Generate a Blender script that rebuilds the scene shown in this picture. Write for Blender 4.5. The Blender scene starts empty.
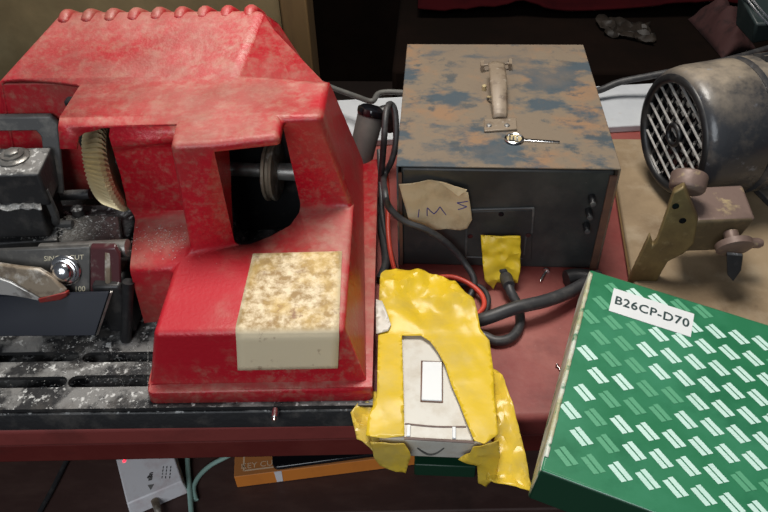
import bpy, bmesh, math, random
from mathutils import Vector, Matrix, noise
from mathutils.geometry import delaunay_2d_cdt
random.seed(7)
V = Vector
COL = bpy.context.scene.collection
PI = math.pi

# ------------------------------------------------------------------ camera
FPX = 723.0
dY = V((63, 656, -723)).normalized()
dZ = V((-30, 800, 723)).normalized()
dX = dY.cross(dZ).normalized()
dZ = dX.cross(dY).normalized()
RW = Matrix((dX, dY, dZ))              # camera axes -> world
CAM = V((0, 0, 1.418))
YAW = math.radians(3.4)
MF = Matrix.Rotation(YAW, 3, 'Z')      # frame of the key machine


def at(u, v, x=None, y=None, z=None, frame=None):
    """point of the place seen at a photo pixel, at a known height / depth"""
    d = RW @ V((u - 384, 256 - v, -FPX))
    if frame is not None:
        d = frame.transposed() @ d
    if z is not None:
        t = (z - CAM.z) / d.z
    elif y is not None:
        t = y / d.y
    else:
        t = x / d.x
    return CAM + d * t


def atm(u, v, **k):
    return at(u, v, frame=MF, **k)


cam_data = bpy.data.cameras.new('camera')
cam_data.sensor_width = 36
cam_data.lens = FPX / 768 * 36
cam_data.clip_start = 0.02
camera = bpy.data.objects.new('camera', cam_data)
COL.objects.link(camera)
M4 = RW.to_4x4()
M4.translation = CAM
camera.matrix_world = M4
bpy.context.scene.camera = camera

# ------------------------------------------------------------------ materials


def mat(name, base, layers=(), rough=0.6, metal=0.0, bump=0.0, bscale=60.0, coat=0.0,
        translucent=0.0, rough_var=0.0, spec=0.5, clean=()):
    """layers: (colour, noise scale, lo, hi, strength[, 'up'][, stretch])"""
    m = bpy.data.materials.new(name)
    m.use_nodes = True
    nt = m.node_tree
    N, L = nt.nodes, nt.links
    bs = N['Principled BSDF']
    tc = N.new('ShaderNodeTexCoord')
    geo = None
    rgb = N.new('ShaderNodeRGB')
    rgb.outputs[0].default_value = (*base, 1)
    cur = rgb.outputs[0]
    rcur = None
    for i, l in enumerate(layers):
        c, s, lo, hi, st = l[:5]
        up = 'up' in l[5:]
        stretch = [q for q in l[5:] if isinstance(q, tuple)]
        mp = N.new('ShaderNodeMapping')
        mp.inputs['Location'].default_value = (i * 3.1 + 1.7, i * 1.3, i * 2.2)
        if stretch:
            mp.inputs['Scale'].default_value = stretch[0]
        L.new(tc.outputs['Object'], mp.inputs[0])
        nz = N.new('ShaderNodeTexNoise')
        nz.inputs['Scale'].default_value = s
        nz.inputs['Detail'].default_value = 8
        nz.inputs['Roughness'].default_value = 0.65
        L.new(mp.outputs[0], nz.inputs['Vector'])
        mr = N.new('ShaderNodeMapRange')
        mr.inputs['From Min'].default_value = lo
        mr.inputs['From Max'].default_value = hi
        mr.inputs['To Max'].default_value = st
        L.new(nz.outputs[0], mr.inputs['Value'])
        fac = mr.outputs[0]
        if up:
            if geo is None:
                geo = N.new('ShaderNodeNewGeometry')
                sx = N.new('ShaderNodeSeparateXYZ')
                L.new(geo.outputs['Normal'], sx.inputs[0])
                um = N.new('ShaderNodeMapRange')
                um.inputs['From Min'].default_value = 0.5
                um.inputs['From Max'].default_value = 0.96
                L.new(sx.outputs['Z'], um.inputs['Value'])
            mu = N.new('ShaderNodeMath')
            mu.operation = 'MULTIPLY'
            L.new(fac, mu.inputs[0])
            L.new(um.outputs[0], mu.inputs[1])
            fac = mu.outputs[0]
        mx = N.new('ShaderNodeMixRGB')
        mx.inputs[2].default_value = (*c, 1)
        L.new(fac, mx.inputs[0])
        L.new(cur, mx.inputs[1])
        cur = mx.outputs[0]
        if i == 0:
            rcur = fac
    for (cx, cy, cz, rad, st) in clean:      # rubbed patches where the bare paint shows
        vm = N.new('ShaderNodeVectorMath')
        vm.operation = 'DISTANCE'
        vm.inputs[1].default_value = (cx, cy, cz)
        L.new(tc.outputs['Object'], vm.inputs[0])
        nz = N.new('ShaderNodeTexNoise')
        nz.inputs['Scale'].default_value = 30
        nz.inputs['Detail'].default_value = 5
        L.new(tc.outputs['Object'], nz.inputs['Vector'])
        ad_ = N.new('ShaderNodeMath')
        ad_.operation = 'MULTIPLY_ADD'
        ad_.inputs[1].default_value = rad * 1.6
        L.new(nz.outputs[0], ad_.inputs[0])
        L.new(vm.outputs['Value'], ad_.inputs[2])
        mr = N.new('ShaderNodeMapRange')
        mr.interpolation_type = 'SMOOTHSTEP'
        mr.inputs['From Min'].default_value = rad * 1.15
        mr.inputs['From Max'].default_value = rad * 2.0
        mr.inputs['To Min'].default_value = st
        mr.inputs['To Max'].default_value = 0
        L.new(ad_.outputs[0], mr.inputs['Value'])
        mx = N.new('ShaderNodeMixRGB')
        mx.inputs[2].default_value = (*base, 1)
        L.new(mr.outputs[0], mx.inputs[0])
        L.new(cur, mx.inputs[1])
        cur = mx.outputs[0]
    L.new(cur, bs.inputs['Base Color'])
    bs.inputs['Roughness'].default_value = rough
    bs.inputs['Metallic'].default_value = metal
    bs.inputs['Specular IOR Level'].default_value = spec
    if rough_var and rcur is not None:
        mr = N.new('ShaderNodeMapRange')
        mr.inputs['To Min'].default_value = rough
        mr.inputs['To Max'].default_value = min(1, rough + rough_var)
        L.new(rcur, mr.inputs['Value'])
        L.new(mr.outputs[0], bs.inputs['Roughness'])
    if coat:
        bs.inputs['Coat Weight'].default_value = coat
        bs.inputs['Coat Roughness'].default_value = 0.15
    if bump:
        nz = N.new('ShaderNodeTexNoise')
        nz.inputs['Scale'].default_value = bscale
        nz.inputs['Detail'].default_value = 5
        L.new(tc.outputs['Object'], nz.inputs['Vector'])
        bp = N.new('ShaderNodeBump')
        bp.inputs['Strength'].default_value = bump
        bp.inputs['Distance'].default_value = 0.002
        L.new(nz.outputs[0], bp.inputs['Height'])
        L.new(bp.outputs[0], bs.inputs['Normal'])
    if translucent:
        tr = N.new('ShaderNodeBsdfTranslucent')
        L.new(cur, tr.inputs[0])
        ms = N.new('ShaderNodeMixShader')
        ms.inputs[0].default_value = translucent
        out = N['Material Output']
        L.new(bs.outputs[0], ms.inputs[1])
        L.new(tr.outputs[0], ms.inputs[2])
        L.new(ms.outputs[0], out.inputs[0])
    return m


M = {}
M['red'] = mat('red_plastic', (0.44, 0.007, 0.018), [
    ((0.40, 0.125, 0.105), 7, 0.34, 0.60, 0.85, 'up'),
    ((0.46, 0.24, 0.19), 60, 0.46, 0.68, 0.75, 'up'),
    ((0.24, 0.075, 0.055), 8, 0.45, 0.68, 0.75),
    ((0.34, 0.17, 0.12), 150, 0.52, 0.68, 0.4),
    ((0.38, 0.17, 0.12), 70, 0.52, 0.68, 0.5),
    ((0.75, 0.62, 0.55), 160, 0.70, 0.76, 0.7, 'up')], clean=[(.045, -.095, .118, .062, .95), (.050, -.140, .114, .070, .95), (.025, -.160, .095, .05, .9), (.175, .02, .250, .018, .8)], rough=0.38, rough_var=0.3, bump=0.3, bscale=260)
M['bench'] = mat('bench_paint', (0.20, 0.035, 0.03), [
    ((0.30, 0.10, 0.08), 9, 0.4, 0.7, 0.8, 'up'),
    ((0.10, 0.018, 0.015), 16, 0.5, 0.7, 0.5),
    ((0.40, 0.24, 0.2), 130, 0.66, 0.74, 0.6, 'up')], rough=0.55, bump=0.2, bscale=90)
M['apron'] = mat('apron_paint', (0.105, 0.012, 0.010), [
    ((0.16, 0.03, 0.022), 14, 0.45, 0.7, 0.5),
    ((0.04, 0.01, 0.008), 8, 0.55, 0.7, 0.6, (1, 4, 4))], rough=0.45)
M['cast'] = mat('cast_iron', (0.016, 0.016, 0.017), [
    ((0.23, 0.225, 0.215), 24, 0.46, 0.56, 0.8, 'up'),
    ((0.62, 0.62, 0.60), 130, 0.57, 0.64, 0.85, 'up'),
    ((0.10, 0.09, 0.08), 40, 0.5, 0.7, 0.5)], rough=0.5, rough_var=0.3, bump=0.3, bscale=200)
M['steel'] = mat('worn_steel', (0.30, 0.29, 0.27), [
    ((0.06, 0.055, 0.05), 18, 0.48, 0.66, 0.8),
    ((0.6, 0.6, 0.58), 150, 0.62, 0.7, 0.8, 'up')], rough=0.4, metal=0.7, bump=0.15, bscale=200)
M['black'] = mat('black_plastic', (0.012, 0.012, 0.013), [
    ((0.10, 0.09, 0.08), 30, 0.55, 0.75, 0.5)], rough=0.42)
M['gloss_black'] = mat('gloss_black', (0.006, 0.006, 0.008), [], rough=0.12, coat=0.3)
M['shield'] = mat('shield_black', (0.010, 0.012, 0.019), [
    ((0.12, 0.12, 0.12), 60, 0.66, 0.72, 0.5)], rough=0.5, spec=.25)
M['rubber'] = mat('cable_rubber', (0.028, 0.028, 0.030), [((0.12, 0.11, 0.10), 60, 0.5, 0.75, 0.5)], rough=0.5)
M['grip'] = mat('grey_rubber', (0.085, 0.085, 0.08), [((0.16, 0.15, 0.13), 30, 0.45, 0.7, 0.5)], rough=0.6)
M['frame_grey'] = mat('dark_frame', (0.06, 0.06, 0.06), [((0.2, 0.19, 0.17), 50, 0.5, 0.7, 0.6)], rough=0.45)
M['brass'] = mat('brass', (0.60, 0.49, 0.28), [((0.30, 0.22, 0.10), 25, 0.45, 0.7, 0.5)], rough=0.42, metal=0.4)
M['chrome'] = mat('chrome', (0.72, 0.72, 0.72), [((0.3, 0.28, 0.25), 60, 0.55, 0.7, 0.4)], rough=0.2, metal=1.0)
M['chrome_dust'] = mat('bright_chips', (0.62, 0.61, 0.58), rough=0.45, metal=0.3)
M['swarf'] = mat('swarf', (0.32, 0.31, 0.29), [((0.65, 0.65, 0.63), 200, 0.5, 0.6, 0.9), ((0.06, 0.06, 0.06), 90, 0.52, 0.62, 0.8)], rough=0.5, bump=.5, bscale=300)
M['sticker'] = mat('old_sticker', (0.72, 0.60, 0.40), [
    ((0.27, 0.155, 0.04), 85, 0.40, 0.58, 0.92, 'up'),
    ((0.62, 0.42, 0.12), 24, 0.45, 0.6, 0.5, 'up'),
    ((0.22, 0.10, 0.05), 45, 0.60, 0.68, 0.8)], rough=0.6, bump=0.15, bscale=150)
M['lidpaint'] = mat('rusty_blue_lid', (0.165, 0.125, 0.085), [
    ((0.235, 0.13, 0.065), 13, 0.50, 0.62, 0.8),
    ((0.030, 0.055, 0.075), 11, 0.49, 0.57, 0.9, (1, 1.5, 1)),
    ((0.035, 0.05, 0.06), 34, 0.56, 0.64, 0.8),
    ((0.14, 0.105, 0.075), 7, 0.5, 0.65, 0.6),
    ((0.10, 0.07, 0.05), 120, 0.62, 0.7, 0.7)], rough=0.72, bump=0.25, bscale=120)
M['boxpaint'] = mat('black_box_paint', (0.022, 0.024, 0.024), [
    ((0.07, 0.066, 0.058), 14, 0.45, 0.7, 0.7),
    ((0.25, 0.23, 0.2), 130, 0.68, 0.74, 0.6)], rough=0.48, bump=0.1)
M['rust'] = mat('rust_edge', (0.13, 0.06, 0.035), [((0.05, 0.03, 0.025), 30, 0.45, 0.65, 0.8)], rough=0.7)
M['handle'] = mat('dusty_handle', (0.22, 0.17, 0.12), [((0.09, 0.06, 0.04), 50, 0.5, 0.65, 0.8), ((0.5, 0.45, 0.38), 150, 0.6, 0.7, 0.5)], rough=0.5, metal=0.1)
M['paper'] = mat('old_paper', (0.56, 0.44, 0.27), [((0.30, 0.20, 0.10), 24, 0.5, 0.68, 0.6), ((0.60, 0.52, 0.37), 16, 0.5, 0.66, 0.6)], rough=0.75)
M['ink'] = mat('blue_ink', (0.05, 0.04, 0.22), rough=0.6)
M['dark_ink'] = mat('dark_print', (0.02, 0.045, 0.045), rough=0.6)
M['tape'] = mat('yellow_tape', (0.78, 0.55, 0.025), [((0.62, 0.46, 0.09), 18, 0.45, 0.66, 0.7), ((0.36, 0.22, 0.03), 9, 0.62, 0.75, 0.5)],
                rough=0.33, spec=.35, translucent=0.2, bump=0.12, bscale=70)
M['film'] = mat('yellow_film', (0.86, 0.62, 0.06), [((0.55, 0.42, 0.14), 14, 0.45, 0.62, 0.6)], rough=0.26, spec=.4, translucent=0.3, bump=0.12, bscale=50)
M['white'] = mat('white_plastic', (0.56, 0.54, 0.48), [((0.40, 0.34, 0.25), 26, 0.48, 0.68, 0.7), ((0.20, 0.13, 0.08), 90, 0.66, 0.72, 0.6)], rough=0.4)
M['clean_white'] = mat('clean_white', (0.68, 0.70, 0.70), [((0.55, 0.57, 0.57), 30, 0.5, 0.7, 0.4)], rough=0.4)
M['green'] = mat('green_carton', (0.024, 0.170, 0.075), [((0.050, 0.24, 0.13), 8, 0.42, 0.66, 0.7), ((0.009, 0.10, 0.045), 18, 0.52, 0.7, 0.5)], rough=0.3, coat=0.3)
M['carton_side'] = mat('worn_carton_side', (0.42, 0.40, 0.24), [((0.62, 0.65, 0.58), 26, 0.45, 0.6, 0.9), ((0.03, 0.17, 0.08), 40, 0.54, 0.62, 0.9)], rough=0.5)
M['green_shaded'] = mat('green_carton_shaded', (0.007, 0.045, 0.022), [], rough=0.4)  # green darkened to put the carton front's shade into the colour
M['logo'] = mat('logo_ink', (0.55, 0.76, 0.68), [((0.3, 0.55, 0.43), 12, 0.5, 0.7, 0.5)], rough=0.4)
M['logo_dim'] = mat('faded_logo_ink', (0.10, 0.34, 0.19), rough=0.4)
M['motor'] = mat('motor_paint', (0.035, 0.037, 0.042), [
    ((0.29, 0.235, 0.17), 9, 0.40, 0.58, 0.85, 'up'),
    ((0.14, 0.12, 0.10), 24, 0.5, 0.68, 0.6),
    ((0.20, 0.22, 0.26), 50, 0.62, 0.7, 0.5)], rough=0.24, rough_var=0.45, bump=0.2, bscale=120)
M['plank'] = mat('beige_board', (0.27, 0.195, 0.115), [
    ((0.15, 0.10, 0.055), 7, 0.46, 0.66, 0.75), ((0.36, 0.29, 0.20), 20, 0.5, 0.7, 0.6), ((0.12, 0.08, 0.05), 50, 0.62, 0.72, 0.6)], rough=0.75, bump=0.15)
M['bracket'] = mat('olive_brown_metal', (0.20, 0.145, 0.06), [((0.10, 0.07, 0.035), 26, 0.45, 0.65, 0.7), ((0.34, 0.27, 0.14), 60, 0.56, 0.7, 0.6)], rough=0.5, metal=0.3, bump=0.2, bscale=150)
M['bracket_shaded'] = mat('shaded_olive_brown', (0.085, 0.060, 0.030), [((0.17, 0.12, 0.06), 40, 0.5, 0.68, 0.7), ((0.03, 0.02, 0.015), 22, 0.5, 0.7, 0.6)], rough=0.6, bump=.2)  # olive-brown dirt, darkened further with the shade of the block's front
M['block'] = mat('mauve_brown_metal', (0.17, 0.115, 0.095), [((0.40, 0.31, 0.17), 45, 0.56, 0.66, 0.8), ((0.09, 0.06, 0.05), 18, 0.5, 0.7, 0.6)], rough=0.5, metal=0.2, bump=0.2, bscale=150)
M['redwire'] = mat('red_wire', (0.55, 0.06, 0.035), rough=0.4)
M['orange'] = mat('orange_carton', (0.75, 0.24, 0.035), [((0.55, 0.17, 0.03), 20, 0.5, 0.7, 0.5)], rough=0.6)
M['orange_top'] = mat('orange_carton_top', (0.46, 0.17, 0.045), [((0.36, 0.14, 0.05), 20, 0.5, 0.7, 0.5)], rough=0.6)
M['tanprint'] = mat('pale_print', (0.72, 0.5, 0.32), rough=0.6)
M['adapter'] = mat('adapter_white', (0.80, 0.78, 0.80), [((0.55, 0.40, 0.40), 30, 0.5, 0.7, 0.5)], rough=0.5)
M['aqua'] = mat('aqua_cable', (0.32, 0.50, 0.44), rough=0.5)
M['olive'] = mat('olive_wall_paint', (0.23, 0.17, 0.08), [((0.11, 0.08, 0.035), 4, 0.42, 0.66, 0.8), ((0.21, 0.165, 0.085), 9, 0.5, 0.7, 0.5)], rough=0.8)
M['post'] = mat('post_wood', (0.16, 0.095, 0.035), [((0.09, 0.05, 0.02), 12, 0.45, 0.7, 0.6, (4, 4, 0.6))], rough=0.7)
M['darkwall'] = mat('dark_brown_wall', (0.007, 0.0045, 0.0035), [((0.013, 0.007, 0.005), 5, 0.45, 0.7, 0.7)], rough=1.0, spec=.05)
M['floor'] = mat('floor_earth', (0.03, 0.02, 0.016), [((0.05, 0.03, 0.024), 8, 0.45, 0.7, 0.7)], rough=0.8)
M['shelf'] = mat('shelf_wood', (0.050, 0.022, 0.018), [((0.085, 0.045, 0.036), 16, 0.45, 0.7, 0.6, (1, 3, 1)), ((0.02, 0.01, 0.008), 9, 0.55, 0.7, 0.6)], rough=0.65)
M['cloth'] = mat('dark_red_cloth', (0.030, 0.003, 0.004), [((0.010, 0.002, 0.003), 9, 0.45, 0.7, 0.7)], rough=1.0, spec=.05)
M['pink'] = mat('dusty_pink_cloth', (0.05, 0.016, 0.015), [((0.02, 0.006, 0.006), 40, 0.48, 0.62, 0.8)], rough=0.85)
M['case'] = mat('dark_teal_case', (0.018, 0.028, 0.028), [((0.05, 0.06, 0.055), 20, 0.5, 0.7, 0.6)], rough=0.4)
M['nutred'] = mat('red_paint_worn', (0.28, 0.03, 0.025), [((0.15, 0.1, 0.08), 60, 0.55, 0.68, 0.7)], rough=0.45)
M['maroon'] = mat('maroon_metal', (0.07, 0.022, 0.025), [((0.2, 0.17, 0.15), 50, 0.58, 0.7, 0.6)], rough=0.3)
M['lever'] = mat('worn_lever', (0.22, 0.175, 0.125), [((0.5, 0.47, 0.42), 45, 0.52, 0.62, 0.8), ((0.09, 0.065, 0.045), 60, 0.5, 0.62, 0.7)], rough=0.5, metal=0.3)
M['silver_paint'] = mat('silver_worn', (0.62, 0.60, 0.57), [((0.2, 0.17, 0.15), 60, 0.50, 0.62, 0.8)], rough=0.35, metal=0.5)
M['plate'] = mat('nameplate_grey', (0.075, 0.073, 0.07), [((0.20, 0.19, 0.17), 40, 0.52, 0.7, 0.6)], rough=0.4, metal=0.4)
M['plate_text'] = mat('nameplate_text', (0.60, 0.55, 0.40), rough=0.5)
M['led'] = mat('red_led', (0.8, 0.02, 0.03), rough=0.3)
_b = M['led'].node_tree.nodes['Principled BSDF']
_b.inputs['Emission Color'].default_value = (1, 0.03, 0.06, 1)
_b.inputs['Emission Strength'].default_value = 2.0
M['ash'] = mat('white_board', (0.50, 0.52, 0.54), [((0.38, 0.40, 0.43), 14, 0.45, 0.7, 0.6), ((0.4, 0.36, 0.32), 60, 0.62, 0.72, 0.5)], rough=0.5)
M['foil'] = mat('dull_foil', (0.022, 0.015, 0.010), [((0.008, 0.006, 0.004), 30, 0.45, 0.65, 0.8)], rough=0.6)

# ------------------------------------------------------------------ mesh helpers


class MB:
    """collects shapes in place coordinates, builds ONE mesh object"""

    def __init__(self, frame=None):
        self.bm = bmesh.new()
        self.f = frame

    def T(self, p):
        p = V(p)
        return self.f @ p if self.f is not None else p

    def poly(self, verts, faces):
        vs = [self.bm.verts.new(self.T(p)) for p in verts]
        for f in faces:
            try:
                self.bm.faces.new([vs[i] for i in f])
            except ValueError:
                pass
        return self

    def hexa(self, p):
        """8 corners: bottom 0-3, top 4-7"""
        return self.poly(p, [(3, 2, 1, 0), (4, 5, 6, 7), (0, 1, 5, 4), (1, 2, 6, 5), (2, 3, 7, 6), (3, 0, 4, 7)])

    def box(self, c, s, rot=None):
        c = V(c)
        pts = []
        for z in (-1, 1):
            for x, y in ((-1, -1), (1, -1), (1, 1), (-1, 1)):
                d = V((x * s[0] / 2, y * s[1] / 2, z * s[2] / 2))
                if rot is not None:
                    d = rot @ d
                pts.append(c + d)
        return self.hexa(pts)

    def ring_loft(self, rings, cap=True, closed=False):
        n = len(rings[0])
        vs = [[self.bm.verts.new(self.T(p)) for p in r] for r in rings]
        m = len(vs)
        for i in range(m if closed else m - 1):
            a, b = vs[i], vs[(i + 1) % m]
            for j in range(n):
                self.bm.faces.new((a[j], a[(j + 1) % n], b[(j + 1) % n], b[j]))
        if cap and not closed:
            self.bm.faces.new(vs[0][::-1])
            self.bm.faces.new(vs[-1])
        return self

    def lathe(self, p0, axis, prof, seg=32, teeth=None, cap=True):
        """prof: (distance along axis, radius)"""
        p0 = V(p0)
        a = V(axis).normalized()
        t = a.orthogonal().normalized()
        b = a.cross(t)
        rings = []
        for d, r in prof:
            rings.append([p0 + a * d + (t * math.cos(2 * PI * k / seg) + b * math.sin(2 * PI * k / seg)) * max(r, 1e-5) for k in range(seg)])
        return self.ring_loft(rings, cap)

    def cyl(self, p0, p1, r0, r1=None, seg=24):
        p0, p1 = V(p0), V(p1)
        r1 = r0 if r1 is None else r1
        return self.lathe(p0, p1 - p0, [(0, r0), ((p1 - p0).length, r1)], seg)

    def tube(self, pts, r, seg=10, smooth=6):
        P = catmull([V(p) for p in pts], smooth)
        rings = []
        t0 = (P[1] - P[0]).normalized()
        n = t0.orthogonal().normalized()
        for i, p in enumerate(P):
            if i == 0:
                t = t0
            elif i == len(P) - 1:
                t = (P[-1] - P[-2]).normalized()
            else:
                t = (P[i + 1] - P[i - 1]).normalized()
            n = (n - t * n.dot(t)).normalized()
            b = t.cross(n)
            rr = r(i / (len(P) - 1)) if callable(r) else r
            rings.append([p + (n * math.cos(2 * PI * k / seg) + b * math.sin(2 * PI * k / seg)) * rr for k in range(seg)])
        return self.ring_loft(rings)

    def torus(self, c, axis, R, r, seg=32, sub=10, sx=1.0):
        c = V(c)
        a = V(axis).normalized()
        t = a.orthogonal().normalized()
        b = a.cross(t)
        rings = []
        for i in range(seg):
            u = 2 * PI * i / seg
            d = t * math.cos(u) * sx + b * math.sin(u)
            rings.append([c + d * R + (d.normalized() * math.cos(2 * PI * k / sub) + a * math.sin(2 * PI * k / sub)) * r for k in range(sub)])
        return self.ring_loft(rings, closed=True)

    def prism(self, outline, vec):
        """closed outline (3D), extruded by vec"""
        vec = V(vec)
        o = [V(p) for p in outline]
        n = len(o)
        self.poly(o + [p + vec for p in o],
                  [tuple(range(n))[::-1], tuple(range(n, 2 * n))] + [(i, (i + 1) % n, n + (i + 1) % n, n + i) for i in range(n)])
        return self

    def grid(self, fn, nu, nv):
        vs = [[self.bm.verts.new(self.T(fn(i / nu, j / nv))) for i in range(nu + 1)] for j in range(nv + 1)]
        for j in range(nv):
            for i in range(nu):
                self.bm.faces.new((vs[j][i], vs[j][i + 1], vs[j + 1][i + 1], vs[j + 1][i]))
        return self

    def sheet(self, outer, holes, step, fn, jitter=0.0):
        """2D outline with holes, filled with points `step` apart, lifted to 3D by fn(x, y)"""
        def dens(loop):
            out = []
            for i, p in enumerate(loop):
                q = loop[(i + 1) % len(loop)]
                k = max(1, int(round(math.hypot(q[0] - p[0], q[1] - p[1]) / step)))
                out += [V((p[0] + (q[0] - p[0]) * t / k, p[1] + (q[1] - p[1]) * t / k)) for t in range(k)]
            return out
        loops = [dens(outer)] + [dens(h) for h in holes]
        pts, edges = [], []
        for lp in loops:
            s = len(pts)
            pts += lp
            edges += [(s + i, s + (i + 1) % len(lp)) for i in range(len(lp))]
        xs = [p.x for p in loops[0]]
        ys = [p.y for p in loops[0]]

        def inside(x, y, lp):
            c = False
            for i in range(len(lp)):
                a, b = lp[i], lp[i - 1]
                if (a.y > y) != (b.y > y) and x < (b.x - a.x) * (y - a.y) / (b.y - a.y) + a.x:
                    c = not c
            return c

        def ok(x, y):
            return inside(x, y, loops[0]) and not any(inside(x, y, h) for h in loops[1:])
        y = min(ys) + step / 2
        row = 0
        while y < max(ys):
            x = min(xs) + step / 2 + (row % 2) * step / 2
            while x < max(xs):
                xx = x + random.uniform(-1, 1) * jitter * step
                yy = y + random.uniform(-1, 1) * jitter * step
                if ok(xx, yy):
                    pts.append(V((xx, yy)))
                x += step
            y += step
            row += 1
        vv, _, ff, *_ = delaunay_2d_cdt(pts, edges, [], 0, 1e-7)
        tri = []
        for f in ff:
            cx = sum(vv[i].x for i in f) / len(f)
            cy = sum(vv[i].y for i in f) / len(f)
            if ok(cx, cy):
                tri.append(tuple(f))
        used = sorted({i for f in tri for i in f})
        mp = {k: n for n, k in enumerate(used)}
        return self.poly([fn(vv[i].x, vv[i].y) for i in used], [tuple(mp[i] for i in f) for f in tri])

    def build(self, name, material, parent=None, bevel=0.0, bseg=2, solid=0.0, offset=-1, smooth=None, fixn=True, angle=30, weld=0.0):
        bm = self.bm
        if weld:
            bmesh.ops.remove_doubles(bm, verts=bm.verts[:], dist=weld)
        if fixn:
            bmesh.ops.recalc_face_normals(bm, faces=bm.faces[:])
        me = bpy.data.meshes.new(name)
        if parent is not None:
            bm.transform(WM[parent.name].inverted())
        bm.to_mesh(me)
        bm.free()
        o = bpy.data.objects.new(name, me)
        COL.objects.link(o)
        mats = material if isinstance(material, (list, tuple)) else [material]
        for mm in mats:
            me.materials.append(mm)
        if parent is not None:
            o.parent = parent
            WM[o.name] = WM[parent.name].copy()
        else:
            WM[o.name] = Matrix.Identity(4)
        if bevel:
            md = o.modifiers.new('bevel', 'BEVEL')
            md.width = bevel
            md.segments = bseg
            md.limit_method = 'ANGLE'
            md.angle_limit = math.radians(angle)
        if solid:
            md = o.modifiers.new('thick', 'SOLIDIFY')
            md.thickness = solid
            md.offset = offset
        if smooth is None:
            smooth = 40
        if smooth:
            for p in me.polygons:
                p.use_smooth = True
            try:
                me.set_sharp_from_angle(angle=math.radians(smooth))
            except Exception:
                pass
        return o


WM = {}


def catmull(P, k):
    if len(P) < 3 or k < 2:
        return P
    Q = [P[0] * 2 - P[1]] + P + [P[-1] * 2 - P[-2]]
    out = []
    for i in range(1, len(Q) - 2):
        a, b, c, d = Q[i - 1], Q[i], Q[i + 1], Q[i + 2]
        for s in range(k):
            t = s / k
            out.append(0.5 * (2 * b + (c - a) * t + (2 * a - 5 * b + 4 * c - d) * t * t + (3 * b - a - 3 * c + d) * t ** 3))
    out.append(P[-1])
    return out


def tag(o, label, cat, group=None):
    o['label'] = label
    o['category'] = cat
    if group:
        o['group'] = group
    return o


def thing(name, label, cat, loc, rotz=0, group=None):
    o = bpy.data.objects.new(name, None)
    o.empty_display_size = 0.03
    COL.objects.link(o)
    o.location = loc
    o.rotation_euler = (0, 0, rotz)
    WM[o.name] = Matrix.Translation(V(loc)) @ Matrix.Rotation(rotz, 4, 'Z')
    return tag(o, label, cat, group)


def struct(o):
    o['kind'] = 'structure'
    return o


def text_mesh(txt, size, spacing=1.0, shear=0.0):
    cu = bpy.data.curves.new('tmp', 'FONT')
    cu.body = txt
    cu.size = size
    cu.space_character = spacing
    cu.shear = shear
    cu.align_x = 'CENTER'
    cu.align_y = 'CENTER'
    cu.resolution_u = 3
    o = bpy.data.objects.new('tmp', cu)
    COL.objects.link(o)
    dg = bpy.context.evaluated_depsgraph_get()
    dg.update()
    me = bpy.data.meshes.new_from_object(o.evaluated_get(dg))
    vs = [v.co.copy() for v in me.vertices]
    fs = [tuple(p.vertices) for p in me.polygons]
    bpy.data.objects.remove(o)
    bpy.data.curves.remove(cu)
    bpy.data.meshes.remove(me)
    return vs, fs


def add_text(mb, txt, size, c, ex, ey, lift=0.0, spacing=1.0, width=None, bold=0.0):
    vs, fs = text_mesh(txt, size, spacing)
    ex, ey = V(ex).normalized(), V(ey).normalized()
    n = ex.cross(ey).normalized()
    if width:
        w = max(v.x for v in vs) - min(v.x for v in vs)
        sx = width / w
    else:
        sx = 1
    offs = [(0, 0)] if not bold else [(0, 0), (bold, 0), (-bold, 0), (0, bold), (0, -bold)]
    for i, (ox, oy) in enumerate(offs):
        mb.poly([V(c) + ex * (v.x * sx + ox) + ey * (v.y + oy) + n * (lift + 0.00001 * i) for v in vs], fs)


def fbm(p, s, seed=0.0):
    return noise.fractal(V(p) * s + V((seed, seed * 1.7, seed * 0.3)), 0.9, 2.0, 4)


def ridged(p, s, seed=0.0):
    return 1 - 2 * abs(noise.noise(V(p) * s + V((seed, seed * 1.7, seed * 0.3))))


BT = 0.80      # bench top

# ================================================================== SETTING
struct(MB().box((0.2, 0.9, -0.03), (4.2, 4.2, 0.06)).build('floor', M['floor'], smooth=0))
struct(MB().box((0.2, 2.63, 1.25), (4.2, 0.06, 2.5)).build('wall_back', M['darkwall'], smooth=0))
struct(MB().box((1.75, 0.9, 1.25), (0.06, 3.4, 2.5)).build('wall_right', M['darkwall'], smooth=0))
# olive partition at the left behind the bench with its wooden end post
struct(MB().box((-1.12, 1.30, 0.75), (1.66, 0.05, 1.5)).build('wall_left', M['olive'], smooth=0))
pp = at(286, 30, y=1.28)
struct(MB().box((pp.x + 0.022, 1.30, 0.75), (0.05, 0.07, 1.5)).build('trim_1', M['post'], bevel=0.004))

# ================================================================== WORKBENCH
fe0, fe1 = V((-0.437, 0.403, BT)), V((0.10, 0.441, BT))
BYAW = math.atan2(fe1.y - fe0.y, fe1.x - fe0.x)
BF = Matrix.Rotation(BYAW, 3, 'Z')
yb = (BF.transposed() @ fe0).y          # front edge in bench frame
bench = thing('workbench', 'long red painted workbench carrying the key machine and the boxes', 'workbench', (0, 0.75, 0), BYAW)
MB(BF).box((0.1, yb + 0.325, BT - 0.0175), (2.6, 0.65, 0.035)).build('tabletop', M['bench'], bench, bevel=0.008, bseg=3)
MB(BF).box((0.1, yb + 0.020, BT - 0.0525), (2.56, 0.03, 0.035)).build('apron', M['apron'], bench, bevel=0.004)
MB(BF).box((0.1, yb + 0.42, 0.435), (2.5, 0.66, 0.03)).build('lower_shelf', M['shelf'], bench, bevel=0.003)
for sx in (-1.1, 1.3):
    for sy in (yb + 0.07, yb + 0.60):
        MB(BF).box((sx, sy, 0.382), (0.06, 0.06, 0.764)).build('leg', M['apron'], bench, bevel=0.004)

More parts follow.
